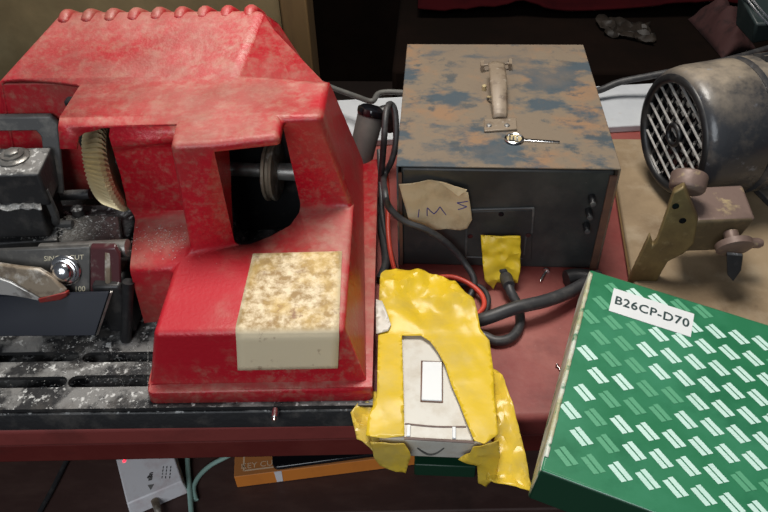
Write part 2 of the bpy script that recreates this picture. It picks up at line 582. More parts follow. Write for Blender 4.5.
# ================================================================== KEY CUTTING MACHINE
km = thing('key_cutting_machine', 'dusty red and black key cutting machine with a stained label, at left on the bench', 'key machine',
           MF @ V((-0.25, 0.62, BT)), YAW)
DZ = 0.825


def mb():
    return MB(MF)


# slotted deck + skirt
sl = []
for (u0, u1, v0, v1, sk) in ((84, 152, 353, 364, 6), (-10, 70, 353, 364, 6), (70, 147, 376, 389, 9), (-20, 58, 378, 390, 9)):
    a, b = atm(u0, v1, z=DZ), atm(u1, v1, z=DZ)
    c, d = atm(u1 + 2, v0, z=DZ), atm(u0 + sk, v0, z=DZ)
    ym, h = (a.y + c.y) / 2, (c.y - a.y) / 2
    loop = []
    for k in range(7):
        t = -PI / 2 + PI * k / 6
        loop.append((b.x + h * math.cos(t), ym + h * math.sin(t)))
    for k in range(7):
        t = PI / 2 + PI * k / 6
        loop.append((a.x + 0.004 + h * math.cos(t), ym + h * math.sin(t)))
    sl.append(loop)
mb().sheet([(-0.60, 0.433), (-0.030, 0.433), (-0.030, 0.83), (-0.60, 0.83)], sl, 0.05, lambda x, y: V((x, y, DZ))).build(
    'slotted_deck', M['cast'], km, solid=0.005, offset=0, smooth=0)
for dx in (-0.60, -0.035):
    pass
mb().prism([(-.60, .434, .8215), (-.60, .4315, .8205), (-.60, .4265, .804), (-.60, .4265, .801), (-.60, .434, .801)], (.57, 0, 0)).build('front_skirt', M['cast'], km, bevel=0.001)
mb().box((-0.315, 0.63, 0.804), (0.57, 0.38, 0.008)).build('base_tray', M['cast'], km)
# bolt in the front edge
p = atm(275, 413, y=0.428)
m_ = mb()
m_.cyl(p + V((0, 0.004, 0)), p + V((0, -0.006, 0)), 0.004, 0.004, 12)
m_.cyl(p + V((0, -0.004, 0.0)), p + V((0, -0.010, 0)), 0.0025, 0.002, 12)
m_.build('bolt', M['chrome'], km)

# ---- red cover
TZ = 1.05
vt = {}


def cv(n, *c):
    vt[n] = V(c)


cv('a1', -.334, .614, TZ); cv('a2', -.216, .612, TZ); cv('a3', -.2125, .566, TZ); cv('a4', -.173, .568, TZ)
cv('a5', -.112, .578, TZ); cv('a6', -.113, .610, TZ); cv('a7', -.074, .610, TZ); cv('a8', -.071, .680, TZ)
cv('a9', -.173, .686, TZ); cv('a10', -.334, .690, TZ); cv('m2', -.216, .688, TZ); cv('m6', -.113, .682, TZ)
cv('FL', -.234, .455, .914); cv('FR', -.054, .455, .914); cv('p7', -.050, .622, .930)
cv('c3', -.218, .558, .922); cv('c4', -.172, .566, .923); cv('pl', -.231, .540, .921)
cv('c2', -.222, .617, .926); cv('Abl', -.290, .617, .925); cv('xl', -.276, .536, .921)
PLN = lambda x, y: 0.914 + (y - .455) * (.930 - .914) / (.622 - .455)
hole = [(301, 206), (299, 213), (290, 224), (270, 234), (250, 241)]
for i, (u, v) in enumerate(hole):
    q = atm(u, v, z=.929)
    q.z = PLN(q.x, q.y)
    vt['h%d' % i] = q
cv('a4d', -.173, .568, 1.040); cv('a5d', -.112, .578, 1.040); cv('a6d', -.1125, .610, 1.038)
cv('FLb', -.253, .449, .845); cv('FRb', -.036, .449, .845); cv('BRb', -.049, .83, .845)
cv('flF', -.254, .4395, .8435); cv('frF', -.030, .4395, .8435); cv('flD', -.255, .4385, .8275); cv('frD', -.029, .4385, .8275)
cv('frB', -.0285, .835, .845); cv('frBD', -.028, .836, .826)
cv('plb', -.250, .536, .845); cv('xlb', -.279, .532, .845); cv('flL', -.262, .536, .842); cv('flLD', -.263, .536, .826)
# band / face A and the ragged gear hole
def onp(u, v, y):
    return atm(u, v, y=y)
bl = [(78, 137), (84, 133), (94, 131), (103, 128), (110, 128), (109, 136), (112, 147)]
for i, (u, v) in enumerate(bl):
    vt['b%d' % i] = onp(u, v, .614 - .016 * max(0, (v - 120)) / 28)
vt['bR'] = onp(172, 143, .599)
vt['bR'].x = -.216
vt['bL1'] = onp(76, 149, .598)
vt['bL0'] = onp(60, 149, .598)
al = [(113, 150), (120, 173), (125, 194), (127, 206)]
for i, (u, v) in enumerate(al):
    vt['f%d' % i] = onp(u, v, .621)
vt['fT'] = V((-.216, .621, 1.020))
# hump
cv('rR', -.151, .787, 1.082); cv('rL', -.383, .797, 1.082)
cv('wL', -.428, .700, TZ)
cv('wLd', -.428, .700, .90); cv('w10d', -.16, .700, .90); cv('w10', -.16, .700, 1.045)
cv('sR', -.113, .80, .99); cv('kR', -.145, .835, 1.05); cv('kL', -.383, .845, 1.05)
cv('kRb', -.049, .835, .845); cv('kLb', -.46, .845, .845)
cv('lL', -.46, .70, .90); cv('kRm', -.105, .835, .97)

faces = [
    ('a1', 'a2', 'm2', 'a10'), ('a2', 'a3', 'a4', 'a9', 'm2'), ('a4', 'a5', 'a6', 'm6', 'a9'), ('a6', 'a7', 'a8', 'm6'),
    ('a3', 'a4', 'a4d', 'c4', 'c3'), ('a4', 'a5', 'a5d', 'a4d'), ('a5', 'a6', 'a6d', 'a5d'), ('a2', 'a3', 'c3', 'c2'),
    ('a6', 'a7', 'p7', 'h0', 'a6d'), ('a7', 'a8', 'BRb', 'p7'), ('p7', 'BRb', 'FRb', 'FR'),
    ('FL', 'FR', 'p7', 'h0', 'h1', 'h2', 'h3', 'h4', 'c4', 'c3', 'pl'),
    ('pl', 'c3', 'c2', 'Abl', 'xl'), ('xl', 'pl', 'plb', 'xlb'), ('pl', 'FL', 'FLb', 'plb'),
    ('FL', 'FR', 'FRb', 'FLb'),
    ('FLb', 'FRb', 'frF', 'flF'), ('flF', 'frF', 'frD', 'flD'),
    ('FRb', 'BRb', 'frB', 'frF'), ('frF', 'frB', 'frBD', 'frD'),
    ('plb', 'FLb', 'flF', 'flL'), ('flL', 'flF', 'flD', 'flLD'),
    # band
    ('a1', 'bL0', 'bL1', 'b0'), ('a1', 'b0', 'b1', 'b2', 'b3', 'b4', 'a2'), ('a2', 'b4', 'b5', 'b6', 'bR'),
    ('bR', 'b6', 'f0', 'fT'), ('fT', 'f0', 'f1', 'f2', 'f3', 'Abl', 'c2'),
    # roof
    ('a10', 'm2', 'a9', 'rR', 'rL', 'wL'), ('a9', 'm6', 'a8', 'sR', 'rR'), ('rR', 'rL', 'kL', 'kR'),
    ('kR', 'kL', 'kLb', 'kRb', 'kRm'), ('rR', 'kR', 'kRm', 'sR'), ('a8', 'sR', 'kRm', 'BRb'), ('BRb', 'kRm', 'kRb'),
    ('wL', 'rL', 'kL', 'kLb', 'lL'), 
]
faces2 = [('wL', 'a10', 'w10', 'w10d', 'lL')]
m_ = mb()
names = list(vt)
idx = {n: i for i, n in enumerate(names)}
m_.poly([vt[n] for n in names], [tuple(idx[n] for n in f) for f in faces])
# delete unused vertices
for vtx in [q for q in m_.bm.verts if not q.link_faces]:
    m_.bm.verts.remove(vtx)
cover = m_.build('red_cover', M['red'], km, bevel=0.0065, bseg=4, solid=0.004, offset=-1, smooth=28, angle=20)
cover.modifiers['bevel'].use_clamp_overlap = False
cover.modifiers['bevel'].limit_method = 'WEIGHT'
_me = cover.data
_bm = bmesh.new()
_bm.from_mesh(_me)
_lw = _bm.edges.layers.float.new('bevel_weight_edge')
for e in _bm.edges:
    if len(e.link_faces) == 2 and e.calc_face_angle(0) > math.radians(14):
        ys = [(v.co @ Matrix.Identity(3)) for v in e.verts]
        wy = [(WM['key_cutting_machine'] @ v.co) for v in e.verts]
        wy = [MF.transposed() @ q for q in wy]
        back = any(q.y > .796 and q.z < 1.04 for q in wy)
        flat = all(abs(q.z - .845) < .004 for q in wy)
        e[_lw] = 0 if back else .25 if flat else min(1.0, e.calc_length() * .40 / .0065)
_bm.to_mesh(_me)
_bm.free()
cover.modifiers['bevel'].harden_normals = True
# rear inner wall below the roof, lips of the window
m_ = mb()
m_.hexa([(-.46, .700, .90), (-.235, .700, .90), (-.235, .705, .90), (-.46, .705, .90),
         (-.46, .700, 1.044), (-.235, .700, 1.044), (-.235, .705, 1.044), (-.46, .705, 1.044)])
m_.build('rear_panel', M['red'], cover, bevel=0.0015)
m_ = mb()
m_.prism([(-.1735, .568, 1.046), (-.1735, .628, 1.046), (-.1735, .628, 1.018), (-.1735, .612, .985), (-.1735, .600, .972), (-.1735, .568, .926)], (-.003, 0, 0))
m_.build('window_side', M['red'], cover, bevel=0.001)
# the nine ribs along the ridge
m_ = mb()
for k in range(9):
    t = k / 8
    u = 66 + (251 - 66) * t
    c = atm(u, 17, y=.790)
    c.z = 1.0765
    pts = [c + V((-.002, -.008, -.0050)), c + V((-.001, -.004, -.0020)), c + V((0, 0.003, 0.0012)), c + V((0.0012, .012, -.003)), c + V((0.003, .040, -.022)), c + V((0.004, .046, -.034))]
    m_.tube(pts, lambda t: 0.0078 if t > .15 else 0.0078 * (0.55 + t * 3), seg=12, smooth=4)
m_.build('vent_ribs', M['red'], cover)
# old sticker folded over the front edge
r_ = 0.0075
TLs, TRs = atm(253, 254, z=.924), atm(342, 251, z=.925)
FLs, FRs = atm(237, 322, z=.915), atm(339.5, 319, z=.915)
BLs, BRs = atm(238, 369, y=.451), atm(338, 367, y=.451)


def stick(s, t):
    if t < .6:
        k = t / .6
        q = (TLs.lerp(TRs, s)).lerp(FLs.lerp(FRs, s), k)
        q.y = (TLs.y + (TRs.y - TLs.y) * s) * (1 - k) + (.455 + r_) * k
        q.z = PLN(q.x, q.y) + .0009
        return q
    x0 = FLs.lerp(FRs, s).x
    if t < .8:
        a = (t - .6) / .2 * PI / 2
        cyy, czz = .4548 + r_, .9145 - r_
        return V((x0, cyy - math.sin(a) * (r_ + .0007), czz + math.cos(a) * (r_ + .0012)))
    k = (t - .8) / .2
    zb = BLs.z + (BRs.z - BLs.z) * s
    zt = .9145 - r_
    z = zt + (zb - zt) * k
    xx = x0 + (BLs.lerp(BRs, s).x - x0) * k
    yf = .455 - (.914 - z) / (.914 - .845) * .006
    return V((xx, yf - .0012, z))


mb().grid(stick, 12, 40).build('label', M['sticker'], cover, solid=0.0005, offset=1)['label'] = 'brown stained cream sticker folded over the front edge'

# ---- black box added to stand in for the dark inside the window
mb().box((-.145, .714, .922), (.125, .024, .184)).build('window_dark_box', M['black'], km, bevel=0.004)
mb().box((-.318, .672, 1.012), (.062, .012, .058)).build('gear_hole_dark_box', M['black'], km, bevel=.002)  # added black block, painted-in darkness behind the gear hole
# wheel in the window with its shaft
wc = atm(273, 171, y=.672)
ax = V((1, -.12, .0)).normalized()
m_ = mb()
m_.lathe(wc - ax * .007, ax, [(0, .024), (.0005, .031), (.002, .034), (.005, .034), (.006, .031), (.009, .030), (.0095, .033), (.011, .034), (.013, .033), (.014, .028), (.0145, .02)], 48)
m_.build('grinding_wheel', M['lever'], km)
m_ = mb()
m_.cyl(wc - ax * .16, wc - ax * .004, .008, .008, 20)
m_.cyl(wc + ax * .004, wc + ax * .05, .010, .010, 20)
m_.build('shaft', M['steel'], km)
# brass cutter wheel with fine teeth
gc = V((-.315, .656, .970))
gax = V((1, .10, 0.06)).normalized()
m_ = mb()
seg = 58 * 2
t_ = gax.orthogonal().normalized()
b_ = gax.cross(t_)
rings = []
for d, r, tooth in ((-.016, .028, 0), (-.016, .0400, 1), (-.0135, .0435, 1), (.0055, .0530, 1), (.0095, .0500, 1), (.0115, .044, 0), (.009, .030, 0), (.009, .018, 0)):
    ring = []
    for k in range(seg):
        a = 2 * PI * k / seg + d * 5
        rr = r + (0.0018 if (k % 2) else -0.0034) * tooth
        ring.append(gc + gax * d + (t_ * math.cos(a) + b_ * math.sin(a)) * rr)
    rings.append(ring)
m_.ring_loft(rings)
cutter = m_.build('cutter_wheel', M['brass'], km, smooth=0)
cutter['label'] = 'brass milling wheel with fine teeth'
m_ = mb()
m_.cyl(gc + gax * .009, gc + gax * .018, .015, .014, 24)
m_.cyl(gc + gax * .018, gc + gax * .024, .009, .008, 6)
m_.build('hub_nut', M['steel'], cutter)
m_ = mb()
m_.cyl(gc - gax * .024, gc - gax * .012, .014, .014, 24)
m_.build('spindle', M['steel'], km)
MB(MF).cyl(gc + gax * .024, gc + gax * .085, .007, .007, 16).build('spindle_end', M['steel'], km)

# ---- carriage
m_ = mb()
m_.box((-.46, .615, .846), (.30, .12, .042))
m_.box((-.44, .655, .870), (.26, .07, .036))
m_.build('carriage_base', M['cast'], km, bevel=0.004)
# steel slide plates
zt = .895
m_ = mb()
a, b, c, d = atm(60, 242, z=zt), atm(123, 241, z=zt), atm(119, 216, z=zt), atm(66, 214, z=zt)
m_.prism([a, b, c, d], (0, 0, -.014))
m_.build('slide_plate', M['steel'], km, bevel=0.002)
m_ = mb()
a, b, c, d = atm(-30, 245, z=zt), atm(57, 240, z=zt), atm(58, 218, z=zt), atm(-30, 216, z=zt)
m_.prism([a, b, c, d], (0, 0, -.014))
m_.build('slide_plate', M['cast'], km, bevel=0.002)
# round rail in front of the plates
p0, p1 = atm(42, 252, y=.565), atm(128, 248, y=.565)
m_ = mb()
m_.cyl(p0, p1, .0095, .0095, 20)
m_.build('guide_rail', M['steel'], km)
# vise block with its bolt
m_ = mb()
bz = .98
f0, f1, k1 = V((-.47, .622, bz)), atm(48, 173, z=bz), atm(42, 149, z=bz)
x1 = f1.x - .010
m_.hexa([(-.47, .622, .938), (x1, .622, .938), (x1 - .006, .675, .938), (-.47, .675, .938),
         (-.47, .622, bz), (x1, .624, bz), (x1 - .004, .675, bz), (-.47, .675, bz)])
m_.hexa([(-.47, .617, .897), (x1 - .014, .617, .897), (x1 - .014, .668, .897), (-.47, .668, .897),
         (-.47, .622, .944), (x1 - .012, .622, .944), (x1 - .012, .670, .944), (-.47, .670, .944)])
vise = m_.build('vise_jaw', M['cast'], km, bevel=0.003, bseg=3)
bc = atm(14, 158, z=bz)
m_ = mb()
m_.lathe(bc, (0, 0, 1), [(0, .017), (.002, .0175), (.004, .015), (.004, .012), (.006, .012), (.0065, .005)], 32)
m_.lathe(bc + V((0, 0, .004)), (0, 0, 1), [(0, .008), (.005, .008), (.006, .0065)], 6)
m_.build('clamp_bolt', M['steel'], vise)
# small lever foot and screw heads beside the jaw
m_ = mb()
a = atm(44, 190, y=.628)
b = atm(58, 226, z=.897)
m_.tube([a, a.lerp(b, .6) + V((.004, -.004, 0)), b + V((0, 0, .004)), b + V((.018, 0, .003))], .0045, 8)
m_.build('jaw_arm', M['frame_grey'], km)
for (u, v, r) in ((78, 211, .0075), (54, 206, .005)):
    q = atm(u, v, z=.9)
    mb().lathe(q, (0, 0, 1), [(-.004, r), (.004, r), (.006, r * .7), (.0065, r * .3)], 16).build('screw_head', M['cast'], km)
# dark rod behind
a, b = atm(48, 196, y=.672), atm(90, 194, y=.672)
mb().cyl(a, b, .006, .006, 14).build('cross_rod', M['cast'], km)

# upright frame behind the jaw, a flat bar bent to a rectangle
ft = [atm(u, v, y=y) for (u, v, y) in ((-40, 118, .690), (50, 117, .690), (58, 124, .690), (64, 194, .655), (47, 194, .655), (41, 137, .685), (36, 131, .686), (-40, 132, .686))]
m_ = mb()
m_.prism(ft, V((0, .006, .002)))
m_.build('key_gauge_frame', M['frame_grey'], km, bevel=0.0015)

# nameplate on the front of the carriage
yN = .545
A_, B_, C_, D_ = atm(-30, 252, y=yN + .012), atm(90, 247, y=yN + .012), atm(90, 298, y=yN - .012), atm(-30, 302, y=yN - .012)
m_ = mb()
m_.prism([A_, B_, C_, D_], V((0, .0035, .0012)))
npl = m_.build('nameplate', M['plate'], km, bevel=0.001)
ex = (B_ - A_).normalized()
ey = (B_ - C_).normalized()
nn = ex.cross(ey)


def onplate(u, v):
    d = MF.transposed() @ (RW @ V((u - 384, 256 - v, -FPX)))
    t = (A_ - CAM).dot(nn) / d.dot(nn)
    return CAM + d * t


m_ = mb()
w = (onplate(84, 258) - onplate(44, 258)).length
add_text(m_, 'SINGLE CUT', .0075, onplate(64, 258), ex, ey, .0004, width=w)
m_.build('lettering', M['plate_text'], npl, fixn=False, smooth=0)
m_ = mb()
add_text(m_, '100', .0085, onplate(80, 289), ex, ey, .0004, width=(onplate(85, 289) - onplate(75.5, 289)).length)
m_.build('lettering', M['plate_text'], npl, fixn=False, smooth=0)
# maroon end bracket of the plate
A2, B2, C2, D2 = atm(90, 248, y=yN + .011), atm(115, 248, y=yN + .006), atm(121, 290, y=yN - .012), atm(90, 298, y=yN - .013)
m_ = mb()
m_.prism([A2, B2, atm(120, 256, y=yN + .004), D2.lerp(C2, 1.0), D2], V((0, .006, .002)))
eb = m_.build('end_bracket', M['maroon'], km, bevel=0.0015)
m_ = mb()
a, b = onplate(109, 252), onplate(110, 292)
m_.tube([a + nn * .002, a.lerp(b, .25) + nn * .003, a.lerp(b, .6) + nn * .004, b + nn * .002], .0034, 8)
m_.build('latch_spring', M['lever'], eb)
# round chrome knob and the worn wing lever with a red tip
kc = onplate(66, 270)
m_ = mb()
m_.lathe(kc, nn, [(0, .0162), (.002, .0166), (.004, .0150), (.0045, .0134), (.007, .0130), (.0075, .0112), (.010, .0105), (.012, .0092), (.014, .0062), (.0148, .003)], 40)
m_.lathe(kc + nn * .014, nn, [(-.002, .0045), (.0, .004), (.001, .002)], 16)
m_.build('clamp_knob', M['chrome'], km)
off = nn * .012


def lev(u, v, h):
    return onplate(u, v) + nn * h


m_ = mb()
top = [lev(-40, 255, .018), lev(0, 258, .018), lev(27, 262, .018), lev(46, 264, .018), (lev(60, 272, .018)), lev(73, 286, .018), lev(66, 291, .018), lev(48, 293, .018), lev(20, 276, .018), lev(0, 269, .018), lev(-40, 262, .018)]
m_.prism(top, nn * -.008)
m_.build('wing_lever', M['lever'], km, bevel=0.002)
m_ = mb()
m_.prism([lev(-40, 262, .018), lev(0, 269, .018), lev(20, 276, .018), lev(48, 293, .018), lev(44, 298, .010), lev(20, 298, .008), lev(0, 297, .006), lev(-40, 294, .006)], nn * -.006)
m_.build('wing_lever', M['silver_paint'], km, bevel=0.002)
m_ = mb()
m_.prism([lev(46, 293, .0195), lev(74, 286, .0195), lev(74, 291, .017), lev(66, 296, .014), lev(45, 299, .013)], nn * -.009)
m_.build('lever_tip', M['nutred'], km, bevel=0.0015)
# chip shield below the plate
yS = .515
s0, s1, s2, s3 = atm(-40, 298, y=yS + .012), atm(109, 293, y=yS + .012), atm(95, 336, y=yS - .012), atm(-40, 337, y=yS - .012)
m_ = mb()
m_.prism([s0, s1, s2, s3], V((0, .003, .001)))
m_.build('chip_shield', M['shield'], km, bevel=0.0012)
m_ = mb()
m_.prism([s1 + V((.001, 0, 0)), s2 + V((.001, 0, 0)), s2 + V((.003, .002, 0)), s1 + V((.0035, .002, 0))], V((0, .003, .001)))
m_.build('shield_edge', M['steel'], km)
# black post between shield and cover
a, b = atm(122, 250, y=.545), atm(126, 340, z=.829)
m_ = mb()
m_.cyl(V((a.x, .535, .905)), V((b.x, b.y, .829)), .006, .006, 14)
m_.build('lever_post', M['black'], km)
m_ = mb()
m_.box((-.305, .560, .868), (.03, .06, .07))
m_.build('carriage_end', M['black'], km, bevel=0.003)

# fine metal chips strewn over the works
rc_ = random.Random(11)


def chips(name, n, gen, smin, smax, parent, matr):
    mm = mb()
    for _ in range(n):
        q = gen()
        sz = rc_.uniform(smin, smax)
        d = V((rc_.uniform(-1, 1), rc_.uniform(-1, 1), rc_.uniform(-.2, .2))).normalized() * sz
        e = V((-d.y, d.x, rc_.uniform(-.3, .3) * sz)) * rc_.uniform(.25, .6)
        mm.poly([q - d, q + e * .6, q + d, q + V((0, 0, sz * .7))], [(0, 1, 2), (0, 1, 3), (1, 2, 3), (2, 0, 3)])
    o = mm.build(name, matr, parent, smooth=0)
    o['kind'] = 'stuff'
    return o


def on_plate():
    while True:
        u, v = rc_.gauss(60, 34), rc_.gauss(226, 10)
        if -5 < u < 121 and 216 < v < 240:
            q = atm(u, v, z=.8955)
            return q


def on_deck():
    u, v = rc_.gauss(110, 45), rc_.uniform(340, 409)
    q = atm(min(148, u), v, z=DZ + .0028)
    return q


def on_cover():
    while True:
        u, v = rc_.gauss(165, 30), rc_.gauss(238, 10)
        q = atm(u, v, z=.924)
        if -.285 < q.x < -.225 and .542 < q.y < .612:
            q.z = .9245
            return q
        if -.222 < q.x < -.17 and .50 < q.y < .552:
            q.z = PLN(q.x, q.y) + .0004
            return q


chips('metal_chips', 900, on_plate, .0006, .0018, km, M['chrome_dust'])
chips('metal_chips', 700, on_deck, .0004, .0011, km, M['chrome_dust'])
chips('metal_chips', 260, on_cover, .0004, .0013, km, M['chrome_dust'])
# a bank of swarf on the step of the jaw
m_ = mb()
m_.sheet([(-.47, .6185), (x1 - .008, .6185), (x1 - .010, .6245), (-.47, .6245)], [], .0025, lambda x, y: V((x, y - .003, .940 + .004 * max(0, ridged((x, y, 0), 60, 3)) - (.6245 - y) * .5)), .3)
sw = m_.build('metal_chips', M['swarf'], km, solid=.001)
sw['kind'] = 'stuff'

# ================================================================== POWER SUPPLY BOX
X0, X1, Y0, Y1, Z1 = -.042, .203, .660, .957, .955
pb = thing('power_supply_box', 'rusty blue metal box with a strap handle and black front panel', 'power supply', (.08, .81, BT))
m_ = MB()
m_.box(((X0 + X1) / 2, (Y0 + Y1) / 2 , BT + .0755), (X1 - X0 - .010, Y1 - Y0 - .008, .147))
body = m_.build('body', M['boxpaint'], pb, bevel=0.003)
# folded lid: top and two side sheets
m_ = MB()
prof = [(X0, BT + .004), (X0, Z1), (X1, Z1), (X1, BT + .004)]
th = .0022
inn = [(X1 - th, BT + .004), (X1 - th, Z1 - th), (X0 + th, Z1 - th), (X0 + th, BT + .004)]
n = 8
loop = [V((x, Y0, z)) for x, z in prof] + [V((x, Y0, z)) for x, z in inn]
vs = [m_.bm.verts.new(p) for p in loop] + [m_.bm.verts.new(p + V((0, Y1 - Y0, 0))) for p in loop]
for i in range(8):
    m_.bm.faces.new((vs[i], vs[(i + 1) % 8], vs[8 + (i + 1) % 8], vs[8 + i]))
for o_ in (0, 8):
    for q in ((0, 1, 6, 7), (1, 2, 5, 6), (2, 3, 4, 5)):
        m_.bm.faces.new([vs[o_ + i] for i in q])
lid = m_.build('lid', M['lidpaint'], pb, bevel=0.0016)
# rust-brown turned edges of the sides
for xx, ww in ((X1 - .006, .008), (X0 + .004, .004)):
    MB().box((xx, Y0 + .0022, BT + .074), (ww, .0025, .140)).build('side_flange', M['rust'], lid)
fy = Y0 + .0040                   # front sheet of the body


def onf(u, v, y=fy):
    return at(u, v, y=y)


# socket cut-out frame with holes
m_ = MB()
a, b, c, d = onf(467, 211), onf(533, 209), onf(531, 259), onf(467, 257)
m_.prism([a, b, c, d], (0, -.0018, 0))
sp = m_.build('socket_panel', M['boxpaint'], body, bevel=0.0006)
m_ = MB()
bar = .0016
for p, q in ((onf(467, 209.5), onf(534, 207.5)), (onf(533.5, 208), onf(532, 232)), (onf(526, 235), onf(524, 254)), (onf(467, 211), onf(466, 258)), (onf(466, 256), onf(522, 258))):
    m_.tube([p + V((0, -.0010, 0)), q + V((0, -.0010, 0))], bar, 6, 1)
m_.build('panel_rim', M['frame_grey'], body)
for u, v in ((501, 213), (528, 234), (470, 235)):
    q = onf(u, v)
    MB().cyl(q + V((0, .001, 0)), q + V((0, -.0026, 0)), .0032, .0032, 16).build('screw_hole', M['gloss_black'], sp)
# three pegs
for u, v in ((591.5, 196.5), (588.5, 210), (586, 224)):
    q = onf(u, v)
    m_ = MB()
    m_.lathe(q + V((0, .001, 0)), (0, -1, -.1), [(0, .0042), (.006, .0042), (.012, .0038), (.014, .0025)], 16)
    m_.build('peg', M['black'], body)
    m_ = MB()
    m_.lathe(q + V((0, -.0125, -.001)), (0, -1, 0), [(0, .0034), (.0016, .003), (.002, .001)], 16)
    m_.build('peg_tip', M['frame_grey'], body)
# handle
zl = Z1
hb0, hb1 = at(500, 117, z=zl + .004), at(496, 66, z=zl + .016)
m_ = MB()


def strap(s, t):
    q = hb0.lerp(hb1, t)
    wdt = (.0085 + .0020 * t) * (1.0 + .10 * math.sin(t * PI))
    q.z = zl + .003 + .019 * math.sin(min(1, t * 1.15) * PI * .62) + .002 * math.cos((s - .5) * PI)
    return q + V(((s - .5) * 2 * wdt, 0, 0))


m_.grid(strap, 8, 16)
hd = m_.build('handle', M['handle'], pb, solid=0.004)
m_ = MB()
a, b, c, d = at(484, 133, z=zl), at(517, 131, z=zl), at(516, 120, z=zl), at(484, 121, z=zl)
m_.prism([a, b, c, d], (0, 0, .003))
m_.build('hinge_plate', M['handle'], pb, bevel=0.001)
for u in (489, 507):
    q = at(u, 125.5, z=zl + .003)
    MB().lathe(q, (0, 0, 1), [(0, .0036), (.0012, .0030), (.0018, .001)], 14).build('rivet', M['steel'], pb)
m_ = MB()
a, b = at(482, 71, z=zl), at(510, 69, z=zl)
for q in (a, b):
    m_.box(q + V((0, .003, .005)), (.004, .014, .010))
m_.tube([a + V((-.001, 0, .008)), b + V((.001, 0, .008))], .0016, 8, 1)
m_.build('rear_bracket', M['handle'], pb)
m_ = MB()
rc = at(497, 97, z=zl + .004)
m_.torus(rc, (0, .5, 1), .0115, .0013, 28, 8)
m_.lathe(at(484, 90, z=zl), (0, 0, 1), [(0, .003), (.006, .003), (.007, .002)], 10)
m_.build('ring', M['brass'], pb)

# flat lever key lying on the lid
kl = at(514, 140, z=zl)
kt = at(560, 143, z=zl)
key = thing('key', 'small steel key with a ringed oval head lying on the rusty lid', 'key', kl + V((0, 0, 0)))
kx = (kt - kl)
kx.z = 0
kx.normalize()
ky = V((-kx.y, kx.x, 0))
m_ = MB()
m_.torus(kl + V((0, 0, .0018)), (0, 0, 1), .0098, .0015, 36, 8)
m_.build('head_ring', M['chrome'], key)
m_ = MB()
m_.cyl(kl + V((0, 0, .0003)), kl + V((0, 0, .0016)), .0095, .0095, 32)
m_.build('head_plate', M['brass'], key)
m_ = MB()
for i, s in enumerate((-.0048, -.001, .0034)):
    m_.box(kl + kx * s + V((0, 0, .0021)), (.0017, .009 - .002 * (i % 2), .0012), Matrix.Rotation(math.atan2(kx.y, kx.x), 3, 'Z'))
m_.box(kl + ky * -.0045 + V((0, 0, .0021)), (.010, .0014, .0012), Matrix.Rotation(math.atan2(kx.y, kx.x), 3, 'Z'))
m_.build('head_mark', M['cast'], key)
m_ = MB()
L_ = (kt - kl).length
m_.prism([kl + kx * .0095 + ky * .0022, kl + kx * .0095 - ky * .0026, kl + kx * (L_ - .002) - ky * .0022, kl + kx * L_, kl + kx * (L_ - .001) + ky * .0014, kl + kx * .018 + ky * .0016], (0, 0, .0022))
m_.build('blade', M['chrome'], key, bevel=0.0004)

# torn paper note taped to the front panel
ol = [(399, 182), (428, 178), (447, 181), (468, 189), (470, 200), (472, 216), (467, 224), (460, 227), (431, 228), (422, 224), (413, 223), (409, 217)]
o2 = [onf(u, v, Y0 + .003) for u, v in ol]


def pap(x, z):
    cu = .002 * math.sin((x - o2[0].x) * 110) + .0022 * ridged((x, 0, z), 38, 2.0)
    edge = max(0, (x - .020) / .025)
    return V((x, fy - .0030 - abs(cu) - .004 * edge * edge, z))


m_ = MB()
m_.sheet([(p.x, p.z) for p in o2], [], .004, pap, .2)
note = m_.build('paper_note', M['paper'], None, solid=0.0004, smooth=30)
tag(note, 'torn tan paper scrap with blue ink marks on the black front panel', 'paper note')
m_ = MB()
fold = [onf(440, 182, fy - .016), onf(467, 190, fy - .016), onf(458.5, 196.5, fy - .019)]
m_.prism(fold, (0, .0006, 0))
m_.build('folded_corner', M['paper'], note)


def stroke(mb_, px):
    pts = [onf(u, v, fy - .010) for u, v in px]
    pts = [pap(p.x, p.z) + V((0, -.0009, 0)) for p in pts]
    mb_.tube(pts, .00055, 6, 3)


m_ = MB()
stroke(m_, [(427, 219), (427, 212), (427.5, 211)])
for a, b in (((427.5, 211), (434, 217)), ((434, 217), (440, 210)), ((440, 210), (446, 218)), ((468, 202), (457, 205)), ((457, 205), (467, 208)), ((467, 208), (458, 211)), ((418, 219), (419, 212))):
    stroke(m_, [a, ((a[0] + b[0]) / 2, (a[1] + b[1]) / 2 + .3), b])
m_.build('handwriting', M['ink'], note)

# ================================================================== CABLES AND PLUGS
# yellow-taped plug standing in the socket
plug = thing('taped_plug', 'yellow taped plug with a curled black lead, pushed into the black panel', 'plug', at(500, 268, z=BT))
m_ = MB()
pc = [onf(481, 234, fy - .010), onf(520, 233, fy - .010), onf(519, 252, fy - .004), onf(517, 274, fy - .022), onf(497, 272, fy - .022), onf(493, 282, fy - .024), onf(484, 270, fy - .020), onf(482, 252, fy - .01)]


def plugface(x, z):
    t = max(0, min(1, (pc[0].z - z) / (pc[0].z - pc[3].z)))
    return V((x, fy - .012 - .022 * t - .003 * ridged((x, 0, z), 60, 5), z))


